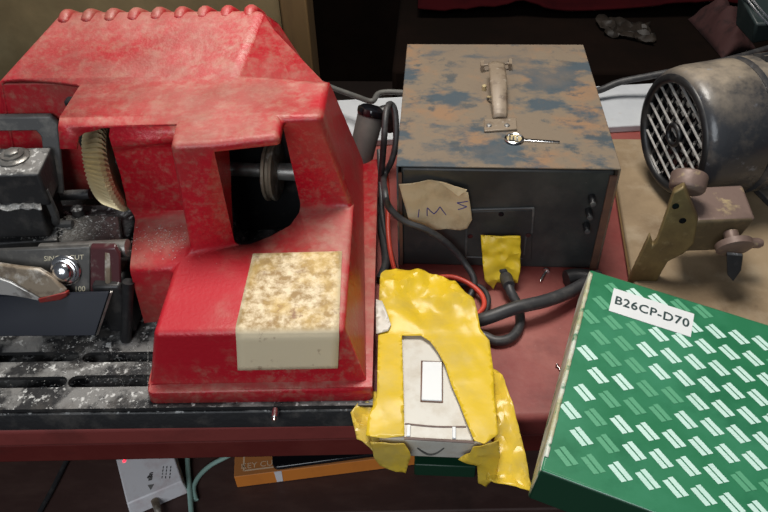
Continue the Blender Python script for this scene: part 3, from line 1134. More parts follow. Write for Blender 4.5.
m_.sheet([(p.x, p.z) for p in pc], [], .003, plugface, .25)
fr = m_.build('tape_wrap', M['tape'], plug, solid=0.003, offset=-1, smooth=25)
m_ = MB()
c0, c1 = onf(486, 240, fy - .002), onf(516, 270, fy - .002)
m_.hexa([(c0.x, fy - .027, c1.z), (c1.x, fy - .027, c1.z), (c1.x, fy - .001, c1.z), (c0.x, fy - .001, c1.z),
         (c0.x, fy - .009, c0.z), (c1.x, fy - .009, c0.z), (c1.x, fy - .001, c0.z), (c0.x, fy - .001, c0.z)])
m_.build('body', M['tape'], plug, bevel=0.003)
pa = at(505, 275, y=fy - .030)
m_ = MB()
m_.tube([pa + V((-.002, .006, .006)), pa, at(509, 286, z=BT + .020)], lambda t: .0095 - .0025 * t, 14)
m_.build('strain_relief', M['rubber'], plug)
m_ = MB()
m_.tube([pa + V((0, .003, .003)), at(510, 290, z=BT + .016), at(518, 306, z=BT + .007), at(520, 324, z=BT + .0062), at(512, 337, z=BT + .0062), at(497, 341, z=BT + .0062), at(484, 336, z=BT + .0062), at(470, 332, z=BT + .0062), at(455, 330, z=BT + .0062)], .0056, 12)
m_.build('cord', M['rubber'], plug)

# thick black lead running to a socket by the green carton
tc = thing('thick_power_cable', 'thick black power cable crossing the bench towards the green carton', 'cable', at(540, 303, z=BT))
m_ = MB()
m_.tube([at(440, 322, z=BT + .010), at(470, 322, z=BT + .012), at(487, 318, z=BT + .020), at(515, 308, z=BT + .026), at(545, 301, z=BT + .024), at(567, 293, z=BT + .020), at(584, 284, z=BT + .018), at(598, 276, z=BT + .016)], .0076, 14)
m_.build('cord', M['rubber'], tc)
m_ = MB()
m_.tube([at(566, 279, z=BT + .012), at(578, 277, z=BT + .012), at(600, 280, z=BT + .011)], .0105, 12)
m_.build('connector', M['black'], tc)

# black cable looping beside the box
m_ = MB()
zc = BT + .0045
m_.tube([at(381, 180, z=.86), at(384, 140, z=.93), at(386, 113, z=.955), at(390, 104, z=.955), at(395, 112, z=.945), at(396, 140, z=.915), at(392, 160, z=.89), at(384, 177, z=.87), at(385, 192, y=.66),
         at(389, 207, y=.652), at(404, 221, y=.648), at(427, 230, y=.645), at(448, 244, y=.645), at(464, 262, y=.643), at(474, 280, z=.815), at(470, 296, z=zc), at(455, 312, z=zc)], .0040, 10)
tag(m_.build('black_cable', M['rubber'], None), 'thin black cable looped up beside the rusty box and drooping across its front', 'cable')
m_ = MB()
m_.tube([at(379, 150, z=.86), at(381, 190, z=.83), at(383, 220, z=.815), at(392, 258, z=.806), at(400, 274, z=.806), at(430, 282, z=.806), at(452, 284, z=.806), at(478, 286, z=.806), at(488, 298, z=.806), at(485, 312, z=.806), at(474, 318, z=.806)], .0034, 10)
tag(m_.build('black_cable', M['rubber'], None), 'thin black cable lying on the bench between the red machine and the box', 'cable')
m_ = MB()
m_.tube([at(386, 170, z=.87), at(388, 200, z=.84), at(388, 230, z=.82), at(391, 255, z=.811), at(397, 274, z=.811), at(410, 280, z=.817), at(432, 278, z=.818), at(452, 277, z=.816), at(468, 283, z=.813), at(481, 294, z=.811), at(484, 306, z=.811), at(476, 316, z=.810)], .0031, 10)
tag(m_.build('red_wire', M['redwire'], None), 'thin red wire curving over the bench behind the yellow tape', 'wire')
m_ = MB()
m_.tube([at(376, 200, z=BT + .006), at(383, 235, z=BT + .006), at(386, 262, z=BT + .006), at(380, 280, z=BT + .006)], .0055, 10)
tag(m_.build('black_cable', M['rubber'], None), 'short black cable on the bench close against the red machine', 'cable')
# cables behind
m_ = MB()
m_.tube([at(315, 80, z=.86), at(333, 88, z=.86), at(355, 96, z=.86), at(369, 101, z=.87), at(374, 100, z=.87), at(378, 94, z=.87), at(388, 92, z=.87), at(410, 93, z=.87)], .0042, 10)
tag(m_.build('grey_cable', M['grip'], None), 'grey forked cable behind the red machine beside the grip', 'cable')
m_ = MB()
m_.tube([at(585, 92, z=.83), at(600, 90, z=.83), at(620, 82, z=.84), at(650, 76, z=.85), at(690, 68, z=.86), at(735, 58, z=.86), at(770, 48, z=.86), at(800, 40, z=.86)], .0055, 10)
tag(m_.build('black_cable', M['rubber'], None), 'black cable running behind the motor over the white board', 'cable')

# grey rubber grip
g0, g1 = at(371, 114, z=.90), at(357, 172, z=.825)
grp = thing('rubber_grip', 'grey rubber grip with a glossy black end cap, between red machine and rusty box', 'tool grip', V((g1.x, g1.y, BT)))
gd = (g0 - g1).normalized()
m_ = MB()
m_.lathe(g1, gd, [(0, .0160), (.01, .0172), ((g0 - g1).length - .004, .0182), ((g0 - g1).length, .017)], 28)
m_.build('sleeve', M['grip'], grp)
m_ = MB()
m_.lathe(g0 - gd * .002, gd, [(0, .0188), (.004, .0200), (.009, .0192), (.013, .014), (.014, .007)], 28)
m_.build('end_cap', M['gloss_black'], grp)
m_ = MB()
m_.tube([g0 + V((.006, 0, -.004)), at(386, 112, z=.90), at(391, 120, z=.885), at(388, 128, z=.87)], .010, 12)
m_.build('side_arm', M['black'], grp)
m_ = MB()
m_.box((g1.x + .003, g1.y + .004, BT + .012), (.024, .034, .024))
m_.build('foot', M['black'], grp, bevel=0.004)

# white board at the rear of the bench
w0, w1 = at(345, 150, z=.812), at(652, 128, z=.812)
wy = math.radians(7)
wf = Matrix.Rotation(wy, 3, 'Z')
m_ = MB()
cw = V((.12, 1.020, BT + .006))
m_.box(cw, (.66, .125, .012), wf)
tag(m_.build('white_board', M['ash'], None, bevel=0.002), 'long white board lying at the rear of the bench behind the rusty box', 'board')

# ================================================================== screws on the bench
for i, (u, v, a, lab) in enumerate(((544, 275, 1.1, 'small loose zinc screw on the red bench just in front of the black panel'),
                                    (559, 368, 2.0, 'tiny loose screw on the red bench beside the green carton'))):
    q = at(u, v, z=BT + .0025)
    s = thing('screw', lab, 'screw', V((q.x, q.y, BT)), 0, 'loose screws on the bench')
    d = V((math.cos(a), math.sin(a), 0))
    k = 1.0 if i == 0 else .5
    m_ = MB()
    m_.lathe(q + d * .006 * k, d, [(0, .0016 * k), (.001 * k, .0044 * k), (.0025 * k, .0044 * k), (.0032 * k, .003 * k)], 14)
    m_.build('head', M['chrome'], s)
    m_ = MB()
    m_.lathe(q + d * .0065 * k, -d, [(0, .0016 * k), (.016 * k, .0016 * k), (.019 * k, .0004)], 10)
    m_.build('shank', M['chrome'], s)

# ================================================================== YELLOW-TAPED WHITE UNIT
DT = .836
ya = thing('taped_white_unit', 'white electrical unit bound in crumpled yellow tape at the bench edge', 'electrical unit', at(435, 400, z=BT))
bx0, bx1 = at(380, 430, z=DT).x, at(491, 430, z=DT).x
byf, byb = at(440, 441, z=DT).y, .525
m_ = MB()
m_.hexa([(bx0, byf + .004, BT + .001), (bx1, byf + .004, BT + .001), (bx1, byb, BT + .001), (bx0, byb, BT + .001),
         (bx0, byf, DT), (bx1, byf, DT), (bx1, byb, DT), (bx0, byb, DT)])
ub = m_.build('housing', M['white'], ya, bevel=0.003, bseg=3)


def ontop(u, v, z=DT):
    return at(u, v, z=z)


# step line, two clips, arc slot, raised tile
m_ = MB()
a, b = ontop(405, 424), ontop(466, 427)
m_.tube([a, a.lerp(b, .5) + V((0, -.0015, 0)), b], .0010, 6, 4)
m_.build('seam', M['block'], ub)
for u, v in ((408.5, 432), (454, 434)):
    q = ontop(u, v)
    MB().box(q + V((0, 0, .001)), (.0035, .013, .004)).build('clip', M['clean_white'], ub, bevel=0.0006)
m_ = MB()
a, b = ontop(404, 438.5), ontop(474, 442.5)
m_.tube([a + V((0, 0, .0005)), b + V((0, 0, .0005))], .0014, 6, 1)
m_.build('front_rim', M['block'], ub)
m_ = MB()
pts = [at(417.5 + 26.5 * t, 448 + 7.0 * math.sin(PI * t), y=byf + .0012) for t in [i / 10 for i in range(11)]]
m_.tube(pts, .0007, 8, 2)
m_.build('arc_slot', M['grip'], ub)
m_ = MB()
m_.prism([ontop(421.5, 401), ontop(442, 402), ontop(442, 363), ontop(422.5, 362.5)], (0, 0, .0022))
m_.build('tile', M['clean_white'], ub, bevel=0.0008)['label'] = 'clean white raised tile'
m_ = MB()
tl_ = [ontop(420.3, 402), ontop(443, 403), ontop(443, 362), ontop(421, 361)]
m_.prism(tl_, (0, 0, .0008))
m_.build('tile_rim', M['rust'], ub)

# tape over the top, open where the white shows
out_px = [(381, 283), (386, 275), (396, 272), (414, 278), (440, 283), (452, 290), (472, 305), (477, 318), (480, 332), (489, 343), (493, 372), (494, 400), (498, 436),
          (484, 446), (474, 443), (466.6, 425), (459, 405), (451, 387), (445, 368), (437.5, 354), (430, 344), (421, 338), (402, 338), (403.5, 390), (404.5, 438),
          (385, 440), (366, 437), (368, 420), (377, 400), (378, 350), (379, 310)]
op = [at(u, v, z=DT + .001) for u, v in out_px]
hole_px = [(377, 299), (383, 302), (392, 322), (389, 328), (377, 330)]


def topfilm(x, y):
    base = DT + .0015
    back = max(0, min(1, (y - .515) / .05))
    cr = ridged((x * .6 + y * .5, y * .9 - x * .4, 0), 20, 3) * .8 + ridged((x * 1.3 + y * .6, y * .4, 0), 38, 8) * .34 + ridged((x, y, 0), 90, 1) * .12
    cr = cr * .5 + .5
    amp = .0032 + .028 * back
    edge = max(0, (y - .590) / .04)
    # a bulge of loose tape behind the unit, dipping to the bench at its end
    z = base + amp * max(0, cr) - .016 * back * (1 - .5 * edge) - .006 * edge
    r = max(0, (x - .046) / .02)
    z -= .004 * r * r * back
    return V((x, y, max(z, BT + .004)))


m_ = MB()
m_.sheet([(p.x, p.y) for p in op], [], .0042, topfilm, .3)
wrap = m_.build('tape_wrap', M['tape'], ya, solid=0.0007, offset=1, smooth=22)
wrap['label'] = 'crumpled glossy yellow tape'
# white scrap lying in the tape
m_ = MB()
sc = [at(u, v, z=DT + .012) for u, v in ((376, 299), (382, 302), (391, 323), (388, 328), (376, 331))]
m_.sheet([(p.x, p.y) for p in sc], [], .005, lambda x, y: V((x, y, topfilm(x, y).z + .0032)))
m_.build('white_patch', M['white'], ya, solid=0.0006)
# tape folded down the front, left and right, and the loose tail


def hang(outl, yfn, seed, name, matr):
    mm = MB()
    o3 = [at(u, v, y=yy) for u, v, yy in outl]
    mm.sheet([(p.x, p.z) for p in o3], [], .0036, lambda x, z: V((x, yfn(x, z) - .0022 * ridged((x, 0, z), 50, seed) - .001 * ridged((x, 0, z), 110, seed + 3), z)), .3)
    return mm.build(name, matr, ya, solid=0.0006, smooth=22)


yf_ = lambda x, z: byf - .0035 - .10 * max(0, DT - z)
hang([(371, 437, .386), (404, 439, .386), (410, 446, .386), (411, 452, .383), (406, 470, .380), (393, 467, .380), (380, 464, .380), (374, 452, .383)], yf_, 4, 'front_tape', M['film'])
hang([(473, 443, .386), (498, 436, .386), (500, 452, .383), (497, 470, .380), (486, 485, .378), (478, 480, .378), (477, 462, .382), (458, 456, .383), (470, 450, .384)], yf_, 9, 'front_tape', M['film'])
# left skirt of film between unit and machine, running over the bench edge
lp = [at(u, v, z=BT + .02) for u, v in ((376, 395), (384, 395), (384, 440), (376, 452), (357, 442), (351, 416), (362, 404))]
m_ = MB()
m_.sheet([(p.x, p.y) for p in lp], [], .0038, lambda x, y: V((x, y, BT + .018 + .008 * ridged((x, y, 0), 40, 6) + .003 * ridged((x, y, 0), 100, 2))), .3)
m_.build('side_tape', M['film'], ya, solid=0.0006, smooth=22)
# the long loose tail hanging off the right side
tp = [(490, 368), (497, 372), (504, 382), (512, 405), (518, 428), (526, 462), (532, 494), (520, 492), (497, 485), (486, 478), (492, 450), (496, 430), (494, 400)]


def tailz(v):
    return DT - .004 - .038 * max(0, (v - 372) / 122)


t3 = [at(u, v, z=tailz(v)) for u, v in tp]
ymax = max(p.y for p in t3)
ymin = min(p.y for p in t3)


def tail(x, y):
    k = (ymax - y) / (ymax - ymin)
    z = DT - .004 - .038 * k + .006 * ridged((x, y, 0), 34, 11) + .0025 * ridged((x, y, 0), 85, 4)
    if y > yb + .02:
        z = max(z, BT + .003)
    return V((x, y, z))


m_ = MB()
m_.sheet([(p.x, p.y) for p in t3], [], .0042, tail, .3)
m_.build('tape_tail', M['film'], ya, solid=0.0006, smooth=22)

# ================================================================== GREEN CARTON
gA, gB = at(590, 269, z=.880), at(540, 470, z=.880)
gC = at(768, 320, z=.8590)
ev = (gB - gA)
LV = ev.length
ev.normalize()
eu = (gC - gA).normalized()
eu = (eu - ev * eu.dot(ev)).normalized()
en = eu.cross(ev).normalized()
if en.z < 0:
    en = -en
LU = .25
HG = .049
gc_ = thing('green_carton', 'green printed carton with a white B26CP-D70 sticker at the bench edge', 'carton', V((gA.x + .1, gA.y - .1, BT)))


def gp(u, v, h=0):
    return gA + eu * u + ev * v + en * h


m_ = MB()
m_.hexa([gp(0, LV, -HG), gp(LU, LV, -HG), gp(LU, 0, -HG), gp(0, 0, -HG), gp(0, LV), gp(LU, LV), gp(LU, 0), gp(0, 0)])
m_.bm.faces.ensure_lookup_table()
bmesh.ops.recalc_face_normals(m_.bm, faces=m_.bm.faces[:])
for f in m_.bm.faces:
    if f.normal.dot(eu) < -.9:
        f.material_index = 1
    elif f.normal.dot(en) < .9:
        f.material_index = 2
gbody = m_.build('carton_body', [M['green'], M['carton_side'], M['green_shaded']], gc_, bevel=0.0025, bseg=2)
# worn pale left edge
m_ = MB()
m_.grid(lambda s, t: gp(.0006 + .0034 * s + .0008 * fbm((t * 9, s, 0), 3), .006 + (LV - .02) * t, .0005), 2, 60)
m_.build('worn_edge', M['carton_side'], gbody, solid=0.0003, offset=1)
# repeated two-line print


def onc(u, v):
    d = RW @ V((u - 384, 256 - v, -FPX))
    t = (gA - CAM).dot(en) / d.dot(en)
    return CAM + d * t


def uvc(u, v):
    q = onc(u, v) - gA
    return q.dot(eu), q.dot(ev)


base = uvc(686, 420.5)
va = [(b - a) for a, b in zip(uvc(686, 420.5), uvc(712, 427.5))]
vb = [(b - a) for a, b in zip(uvc(660, 394 - 0), uvc(673.3, 418.7))]
td = [(b - a) for a, b in zip(uvc(715.5, 462.5), uvc(731, 479))]
tl = math.hypot(*td)
tx = (eu * td[0] + ev * td[1]).normalized()
ty = -tx.cross(en).normalized()
if (tx.cross(ty)).dot(en) < 0:
    ty = -ty
bright, dim = MB(), MB()
lb = [uvc(613.7, 288.5), uvc(694, 314.5), uvc(690.5, 337.5), uvc(608.5, 311)]
lc = (sum(p[0] for p in lb) / 4, sum(p[1] for p in lb) / 4)
rnd = random.Random(3)
TW = tl * 1.10
for i in range(-16, 17):
    for j in range(-14, 15):
        u = base[0] + va[0] * i + vb[0] * j
        v = base[1] + va[1] * i + vb[1] * j
        if not (.010 < u < LU - .012 and .010 < v < LV - .010):
            continue
        ff = noise.noise(V((u * 14, v * 14, 4.2)))
        tgt = dim if (ff > .22 or (u < .05 and ff > .0)) else bright
        c = gp(u, v, .0003)
        for row in (-1, 1):
            n = 9
            lw = TW * (1.0 if row > 0 else .92)
            hh = .0048
            for k in range(n):
                cx = -TW / 2 + lw * (k + .5) / n
                w2 = lw / n * (.47 + .05 * rnd.random())
                cy = row * .0030
                P_ = lambda a, b: c + tx * (cx + a) + ty * (cy + b)
                sh = .0006
                tgt.poly([P_(-w2 - sh, -hh / 2), P_(w2 - sh, -hh / 2), P_(w2 + sh, hh / 2 * (.8 + .2 * rnd.random())), P_(-w2 + sh, hh / 2)], [(0, 1, 2, 3)])
bright.build('logo_print', M['logo'], gbody, fixn=False, smooth=0)
dim.build('faded_logo_print', M['logo_dim'], gbody, fixn=False, smooth=0)
# sticker
m_ = MB()
m_.prism([gp(p[0], p[1], .0003) for p in lb[::-1]], en * .0006)
stk = m_.build('sticker', M['clean_white'], gc_, smooth=0)
stk['label'] = 'white sticker reading B26CP-D70'
m_ = MB()
sx_ = ((gp(*lb[1]) - gp(*lb[0])) + (gp(*lb[2]) - gp(*lb[3]))).normalized()
sy_ = en.cross(sx_)
add_text(m_, 'B26CP-D70', .0165, gp(lc[0], lc[1], .0012), sx_, sy_, 0, spacing=1.08, width=(gp(*lb[1]) - gp(*lb[0])).length * .90, bold=.0003)
m_.build('lettering', M['dark_ink'], stk, fixn=False, smooth=0)

# ================================================================== BOARD WITH MOTOR AND TOOL REST
PZ = .816
m_ = MB()
b0 = at(609, 138, z=PZ)
b1 = at(634, 285, z=PZ)
dirb = (b1 - b0).normalized()
pA = gA - ev * .016
tt = 0
b1 = b0.copy()
while True:                                   # the near end stops just behind the carton
    b1 = b0 + dirb * tt
    if (b1 - pA).dot(V((ev.x, ev.y, 0)).normalized()) > 0 or tt > .5:
        break
    tt += .002
ux = V((eu.x, eu.y, 0)).normalized()
m_.prism([b0, b1, b1 + ux * .5, b0 + V((.72, -.0, 0))], (0, 0, -(PZ - BT - .001)))
brd = m_.build('beige_board', M['plank'], None, bevel=0.004, bseg=3)
tag(brd, 'beige wooden board on the bench under the black motor', 'board')
m_ = MB()
q0, q1 = b0 + V((-.0004, -.02, -.008)), b1 + V((-.0004, .0, -.008))
m_.tube([q0, q1], .0022, 6, 1)
m_.build('edge_groove', M['post'], brd)

mc = at(673, 135, y=.800)
ang = math.radians(16)
md_ = V((math.cos(ang), math.sin(ang), 0))
mot = thing('electric_motor', 'black dusty electric motor with a round slatted fan grille, on the beige board', 'motor', V((mc.x + .1, mc.y, PZ)))
RM_ = .0845
m_ = MB()
m_.lathe(mc, md_, [(.000, .073), (-.001, .076), (.002, .0795), (.008, .0825), (.018, RM_), (.075, RM_ + .001), (.079, RM_ - .001)], 72, cap=False)
fc = m_.build('fan_cover', M['motor'], mot, solid=.002)
m_ = MB()
prof = [(.070, .074), (.080, .080), (.084, .087), (.098, .087), (.102, .081)]
m_.lathe(mc, md_, prof, 64)
m_.build('end_band', M['motor'], mot)
m_ = MB()
m_.lathe(mc, md_, [(.10, .078), (.28, .078), (.29, .06), (.292, .03)], 64)
side = md_.cross(V((0, 0, 1)))
for k in range(28):
    a = 2 * PI * k / 28
    d = side * math.cos(a) + V((0, 0, 1)) * math.sin(a)
    t2 = md_.cross(d)
    c = mc + md_ * .19 + d * .080
    R3 = Matrix((md_, t2, d)).transposed()
    m_.box(c, (.16, .0035, .012), R3)
m_.build('finned_body', M['motor'], mot)
m_ = MB()
Rm = Matrix.Rotation(ang, 3, 'Z')
m_.box(V((mc.x, mc.y, 0)) + md_ * .19 + V((0, 0, PZ + .0055)), (.13, .13, .010), Rm)
m_.box(V((mc.x, mc.y, 0)) + md_ * .19 + V((0, 0, PZ + .012)), (.10, .05, .012), Rm)
m_.build('foot', M['motor'], mot, bevel=.002)
# grille
m_ = MB()
m_.lathe(mc + md_ * .012, md_, [(0, .072), (.002, .072)], 48)
m_.build('fan_backing', M['gloss_black'], mot)
gm = MB()
gm.torus(mc + md_ * .0015, md_, .0705, .0062, 64, 12)
gm.torus(mc + md_ * .001, md_, .0125, .0035, 32, 10)
gm.cyl(mc + md_ * .010, mc + md_ * .002, .006, .006, 16)
up = V((0, 0, 1))
rt = -side  # right as seen looking at the grille
gr_ang = math.radians(20)
for s, mats_ in ((0, 'bright'), (1, 'dark')):
    aa = gr_ang + s * PI / 2
    d = rt * math.cos(aa) + up * math.sin(aa)
    e = md_.cross(d)
    if s == 1:
        target = gm
    else:
        target = MB()
    for k in range(-4, 5):
        o_ = k * .0168 + (.004 if s == 0 else 0)
        if abs(o_) > .064:
            continue
        hl = math.sqrt(.0685 ** 2 - o_ ** 2)
        R3 = Matrix((d, md_, e)).transposed()
        target.box(mc + md_ * (.004 if s else .0012) + e * o_, (2 * hl, .003, .0042 if s else .0013), R3)
    if s == 0:
        slats = target
gro = gm.build('fan_grille', M['black'], mot)
slats.build('slats', M['silver_paint'], gro, smooth=0)['label'] = 'pale worn diagonal slats'

# tool rest clamp in front of the motor
tr = thing('tool_rest', 'brown metal clamp arm with knob and thumb screw in front of the motor', 'tool rest', at(650, 262, z=PZ))
yT = .630
tq = lambda u, v, y=yT: at(u, v, y=y)
m_ = MB()
arm = [tq(673, 193), tq(684, 187), tq(698, 221), tq(694, 244), tq(684, 254), tq(668, 262), tq(661, 274), tq(656, 284), tq(627, 283), tq(629, 279), tq(637, 262), tq(649, 237), tq(652, 247), tq(656, 243)]
m_.prism(arm, (.003, .011, .0))
armo = m_.build('arm_plate', M['bracket'], tr, bevel=.002)
m_ = MB()
for u, v in ((675.5, 206), (682.5, 220.5)):
    q = tq(u, v)
    m_.cyl(q + V((0, .004, 0)), q + V((0, -.0008, 0)), .0038, .0038, 16)
m_.build('holes', M['gloss_black'], armo)
m_ = MB()
b_bl = tq(697, 221)
zb_ = b_bl.z
b_tl, b_tr, b_br = at(684, 187, z=zb_ + .003), at(743, 184, z=zb_ + .003), at(757, 219, z=zb_)
m_.hexa([b_bl + V((-.008, .006, -.052)), b_br + V((-.014, .006, -.052)), b_tr + V((0, 0, -.054)), b_tl + V((0, 0, -.054)), b_bl, b_br, b_tr, b_tl])
bmesh.ops.recalc_face_normals(m_.bm, faces=m_.bm.faces[:])
for f in m_.bm.faces:
    if f.normal.y < -.6:
        f.material_index = 1
m_.build('clamp_block', [M['block'], M['bracket_shaded']], tr, bevel=.004, bseg=3)
m_ = MB()
kk = tq(687, 189, yT + .022)
m_.lathe(kk, V((.004, .014, .012)), [(-.004, .015), (0, .0190), (.015, .0195), (.018, .018), (.0195, .014), (.020, .006)], 36)
m_.build('knob', M['block'], tr, bevel=.0015)
sc0 = at(733, 242, y=b_bl.y - .006)
sdir = V((.10, -1, -.45)).normalized()
m_ = MB()
m_.cyl(sc0 - sdir * .012, sc0 + sdir * .004, .008, .008, 16)
m_.lathe(sc0, sdir, [(0, .016), (.001, .0195), (.008, .0195), (.010, .016), (.0105, .006)], 28)
m_.build('thumb_screw', M['block'], tr)
m_ = MB()
fx = V((1, .1, .0))
a = sc0 + sdir * .010
m_.prism([a + V((-.009, 0, -.002)), a + V((.009, 0, -.004)), a + V((.010, -.006, -.020)), a + V((.004, -.010, -.034)), a + V((-.004, -.008, -.026))], sdir * .0035)
m_.build('thumb_wing', M['cast'], tr, bevel=.0008)
m_ = MB()
q = at(757, 243, y=b_br.y + .010)
m_.lathe(q + V((-.012, 0, 0)), (1, 0, 0), [(0, .006), (.014, .006), (.018, .004), (.019, .001)], 16)
m_.build('side_pin', M['block'], tr)

# ================================================================== BELOW THE BENCH
SZ = .45
oc = thing('orange_carton', 'flat orange carton with pale lettering on the shelf under the bench', 'carton', at(300, 470, z=SZ))
HO = .030
o1, o2_, = at(234, 477, z=SZ + HO), at(392, 457, z=SZ + HO)
odx = (o2_ - o1)
odx.z = 0
odx.normalize()
ody = V((-odx.y, odx.x, 0))
LO = (o2_ - o1).length + .05
m_ = MB()
m_.hexa([o1 + V((0, 0, -HO + .001)), o1 + odx * LO + V((0, 0, -HO + .001)), o1 + odx * LO + ody * .13 + V((0, 0, -HO + .001)), o1 + ody * .13 + V((0, 0, -HO + .001)),
         o1, o1 + odx * LO, o1 + odx * LO + ody * .13, o1 + ody * .13])
bmesh.ops.recalc_face_normals(m_.bm, faces=m_.bm.faces[:])
for f in m_.bm.faces:
    if f.normal.z > .9:
        f.material_index = 1
ob = m_.build('carton_body', [M['orange'], M['orange_top']], oc, bevel=.001)
m_ = MB()
tcn = at(257, 465, z=SZ + HO)
add_text(m_, 'KEY CU', .013, tcn + V((0, 0, .0005)), odx, ody, 0, width=(at(273, 463, z=SZ + HO) - at(242, 467, z=SZ + HO)).length)
for p, q in ((o1 + odx * .014 + ody * .008, o1 + odx * .12 + ody * .008), (o1 + odx * .014 + ody * .008, o1 + odx * .014 + ody * .10)):
    e1 = (q - p).normalized()
    e2 = V((-e1.y, e1.x, 0)) * .0012
    m_.poly([p - e2 + V((0, 0, .0005)), q - e2 + V((0, 0, .0005)), q + e2 + V((0, 0, .0005)), p + e2 + V((0, 0, .0005))], [(0, 1, 2, 3)])
m_.build('print', M['tanprint'], ob, fixn=False, smooth=0)
m_ = MB()
pp = o1 + odx * .058
m_.prism([pp + V((0, 0, 0)), pp + odx * .011, pp + odx * .010 + V((0, 0, -.027)), pp + odx * .001 + V((0, 0, -.027))], ody * -.0006)
m_.build('white_tab', M['adapter'], ob)
# black phone on the carton
ph = thing('phone', 'black phone lying on the orange carton under the bench', 'phone', at(330, 462, z=SZ + HO))
pz = SZ + HO + .001
f0, f1 = at(273, 471, z=pz), at(384, 456, z=pz)
pdx = (f1 - f0)
LP = pdx.length + .02
pdx.normalize()
pdy = V((-pdx.y, pdx.x, 0))


def rrect(o, ex_, ey_, L, W, r):
    out = []
    for cx, cy, a0 in ((r, r, PI), (L - r, r, 1.5 * PI), (L - r, W - r, 0), (r, W - r, .5 * PI)):
        for k in range(6):
            a = a0 + k / 5 * PI / 2
            out.append(o + ex_ * (cx + r * math.cos(a)) + ey_ * (cy + r * math.sin(a)))
    return out


m_ = MB()
m_.prism(rrect(f0, pdx, pdy, LP, .078, .009), (0, 0, .008))
m_.build('case', M['gloss_black'], ph, bevel=.0015)
m_ = MB()
m_.prism(rrect(f0 + pdx * .003 + pdy * .003 + V((0, 0, .0083)), pdx, pdy, LP - .006, .072, .007), (0, 0, .0004))
m_.build('screen', M['gloss_black'], ph)

# white power adapter hanging-height on the shelf
HA = .032
ad = thing('power_adapter', 'white power adapter with black print and a red light under the bench', 'power adapter', at(155, 485, z=SZ))
p00, p10 = at(127, 504, z=SZ + HA), at(182, 481, z=SZ + HA)
p01 = at(119, 461, z=SZ + HA)
adx = (p10 - p00)
LA = adx.length
adx.normalize()
ady = V((-adx.y, adx.x, 0))
WA = .085
m_ = MB()
bt = V((0, 0, -HA + .001))
e = .003
sk = ady * .0
m_.hexa([p00 + bt - adx * e - ady * e, p00 + adx * LA + bt + adx * e - ady * e, p00 + adx * (LA + e) + ady * (WA + e) + bt, p00 + ady * (WA + e) - adx * e + bt,
         p00, p00 + adx * LA, p00 + adx * LA + ady * WA, p00 + ady * WA])
ab = m_.build('body', M['adapter'], ad, bevel=.002)
m_ = MB()
ac = at(151, 480, z=SZ + HA + .0006)
tdn = (at(149.5, 488, z=SZ + HA) - at(152, 470, z=SZ + HA)).normalized()
tup = V((-tdn.y, tdn.x, 0))
q = at(150.5, 486.5, z=SZ + HA + .0006)
m_.poly([q - tdn * .003 - tup * .0045, q - tdn * .003 + tup * .0045, q + tdn * .006 + tup * .001], [(0, 1, 2)])
add_text(m_, 'uga', .010, at(151.2, 476.5, z=SZ + HA + .0006), tdn, tup, 0, width=.013, bold=.0004)
for k, u in enumerate((163.5, 167, 171)):
    q0 = at(u, 465, z=SZ + HA + .0006)
    for j in range(4):
        c = q0 + tdn * (.004 + j * .0055)
        m_.poly([c - tdn * .002 - tup * .0006, c + tdn * .0018 - tup * .0006, c + tdn * .0018 + tup * .0006, c - tdn * .002 + tup * .0006], [(0, 1, 2, 3)])
m_.build('print', M['cast'], ab, fixn=False, smooth=0)
m_ = MB()
m_.cyl(at(124.5, 461.5, z=SZ + HA - .001), at(124.5, 461.5, z=SZ + HA - .001) + V((0, 0, .002)), .0022, .0022, 12)
m_.build('indicator_light', M['led'], ab)
m_ = MB()
cq = p00 + adx * (LA * .45) - ady * .002 + V((0, 0, -HA * .5))
m_.tube([cq, cq - ady * .014, cq - ady * .03 + V((0, 0, -.006))], lambda t: .0062 - .002 * t, 12)
m_.tube([cq - ady * .026 + V((0, 0, -.004)), cq - ady * .06 + V((.003, 0, -.010)), cq - ady * .085 + V((.01, 0, -.012))], .0032, 10)
m_.build('lead', M['lever'], ad)

# pale aqua cables
m_ = MB()
m_.tube([at(187, 440, z=SZ + .008), at(188, 470, z=SZ + .008), at(190, 495, z=SZ + .008), at(192, 520, z=SZ + .008)], .0040, 10)
tag(m_.build('aqua_cable', M['aqua'], None), 'straight pale aqua cable beside the white adapter under the bench', 'cable')
m_ = MB()
m_.tube([at(196, 500, z=SZ + .005), at(194, 487, z=SZ + .005), at(200, 475, z=SZ + .005), at(211, 465, z=SZ + .005), at(224, 458, z=SZ + .005), at(240, 450, z=SZ + .005)], .0036, 10)
tag(m_.build('aqua_cable', M['aqua'], None), 'curved pale aqua cable bending towards the orange carton', 'cable')
m_ = MB()
m_.tube([at(38, 515, z=SZ + .005), at(52, 490, z=SZ + .005), at(66, 462, z=SZ + .005), at(75, 445, z=SZ + .005)], .0036, 10)
tag(m_.build('black_cable', M['rubber'], None), 'black cable on the dark shelf at far left under the bench', 'cable')
# dark green carton far under the bench
m_ = MB()
g0_ = at(445, 466, z=SZ + .03)
m_.box(g0_ + V((.0, .05, -.0145)), (.09, .10, .029))
tag(m_.build('dark_green_carton', M['green_shaded'], None, bevel=.002), 'small dark green carton on the shelf below the taped white unit', 'carton')

# ================================================================== BEHIND THE BENCH
# dark red cloth heaped at the back
def cloth_z(x, y):
    return .646 + .02 * max(0, y - 1.60) + .035 * max(0, ridged((x, y, 0), 3.0, 2)) + .012 * max(0, fbm((x, y, 0), 9, 1))


def cloth(s, t):
    x = -.05 + 1.2 * s
    y = 1.74 + .32 * t
    return V((x, y, cloth_z(x, y)))


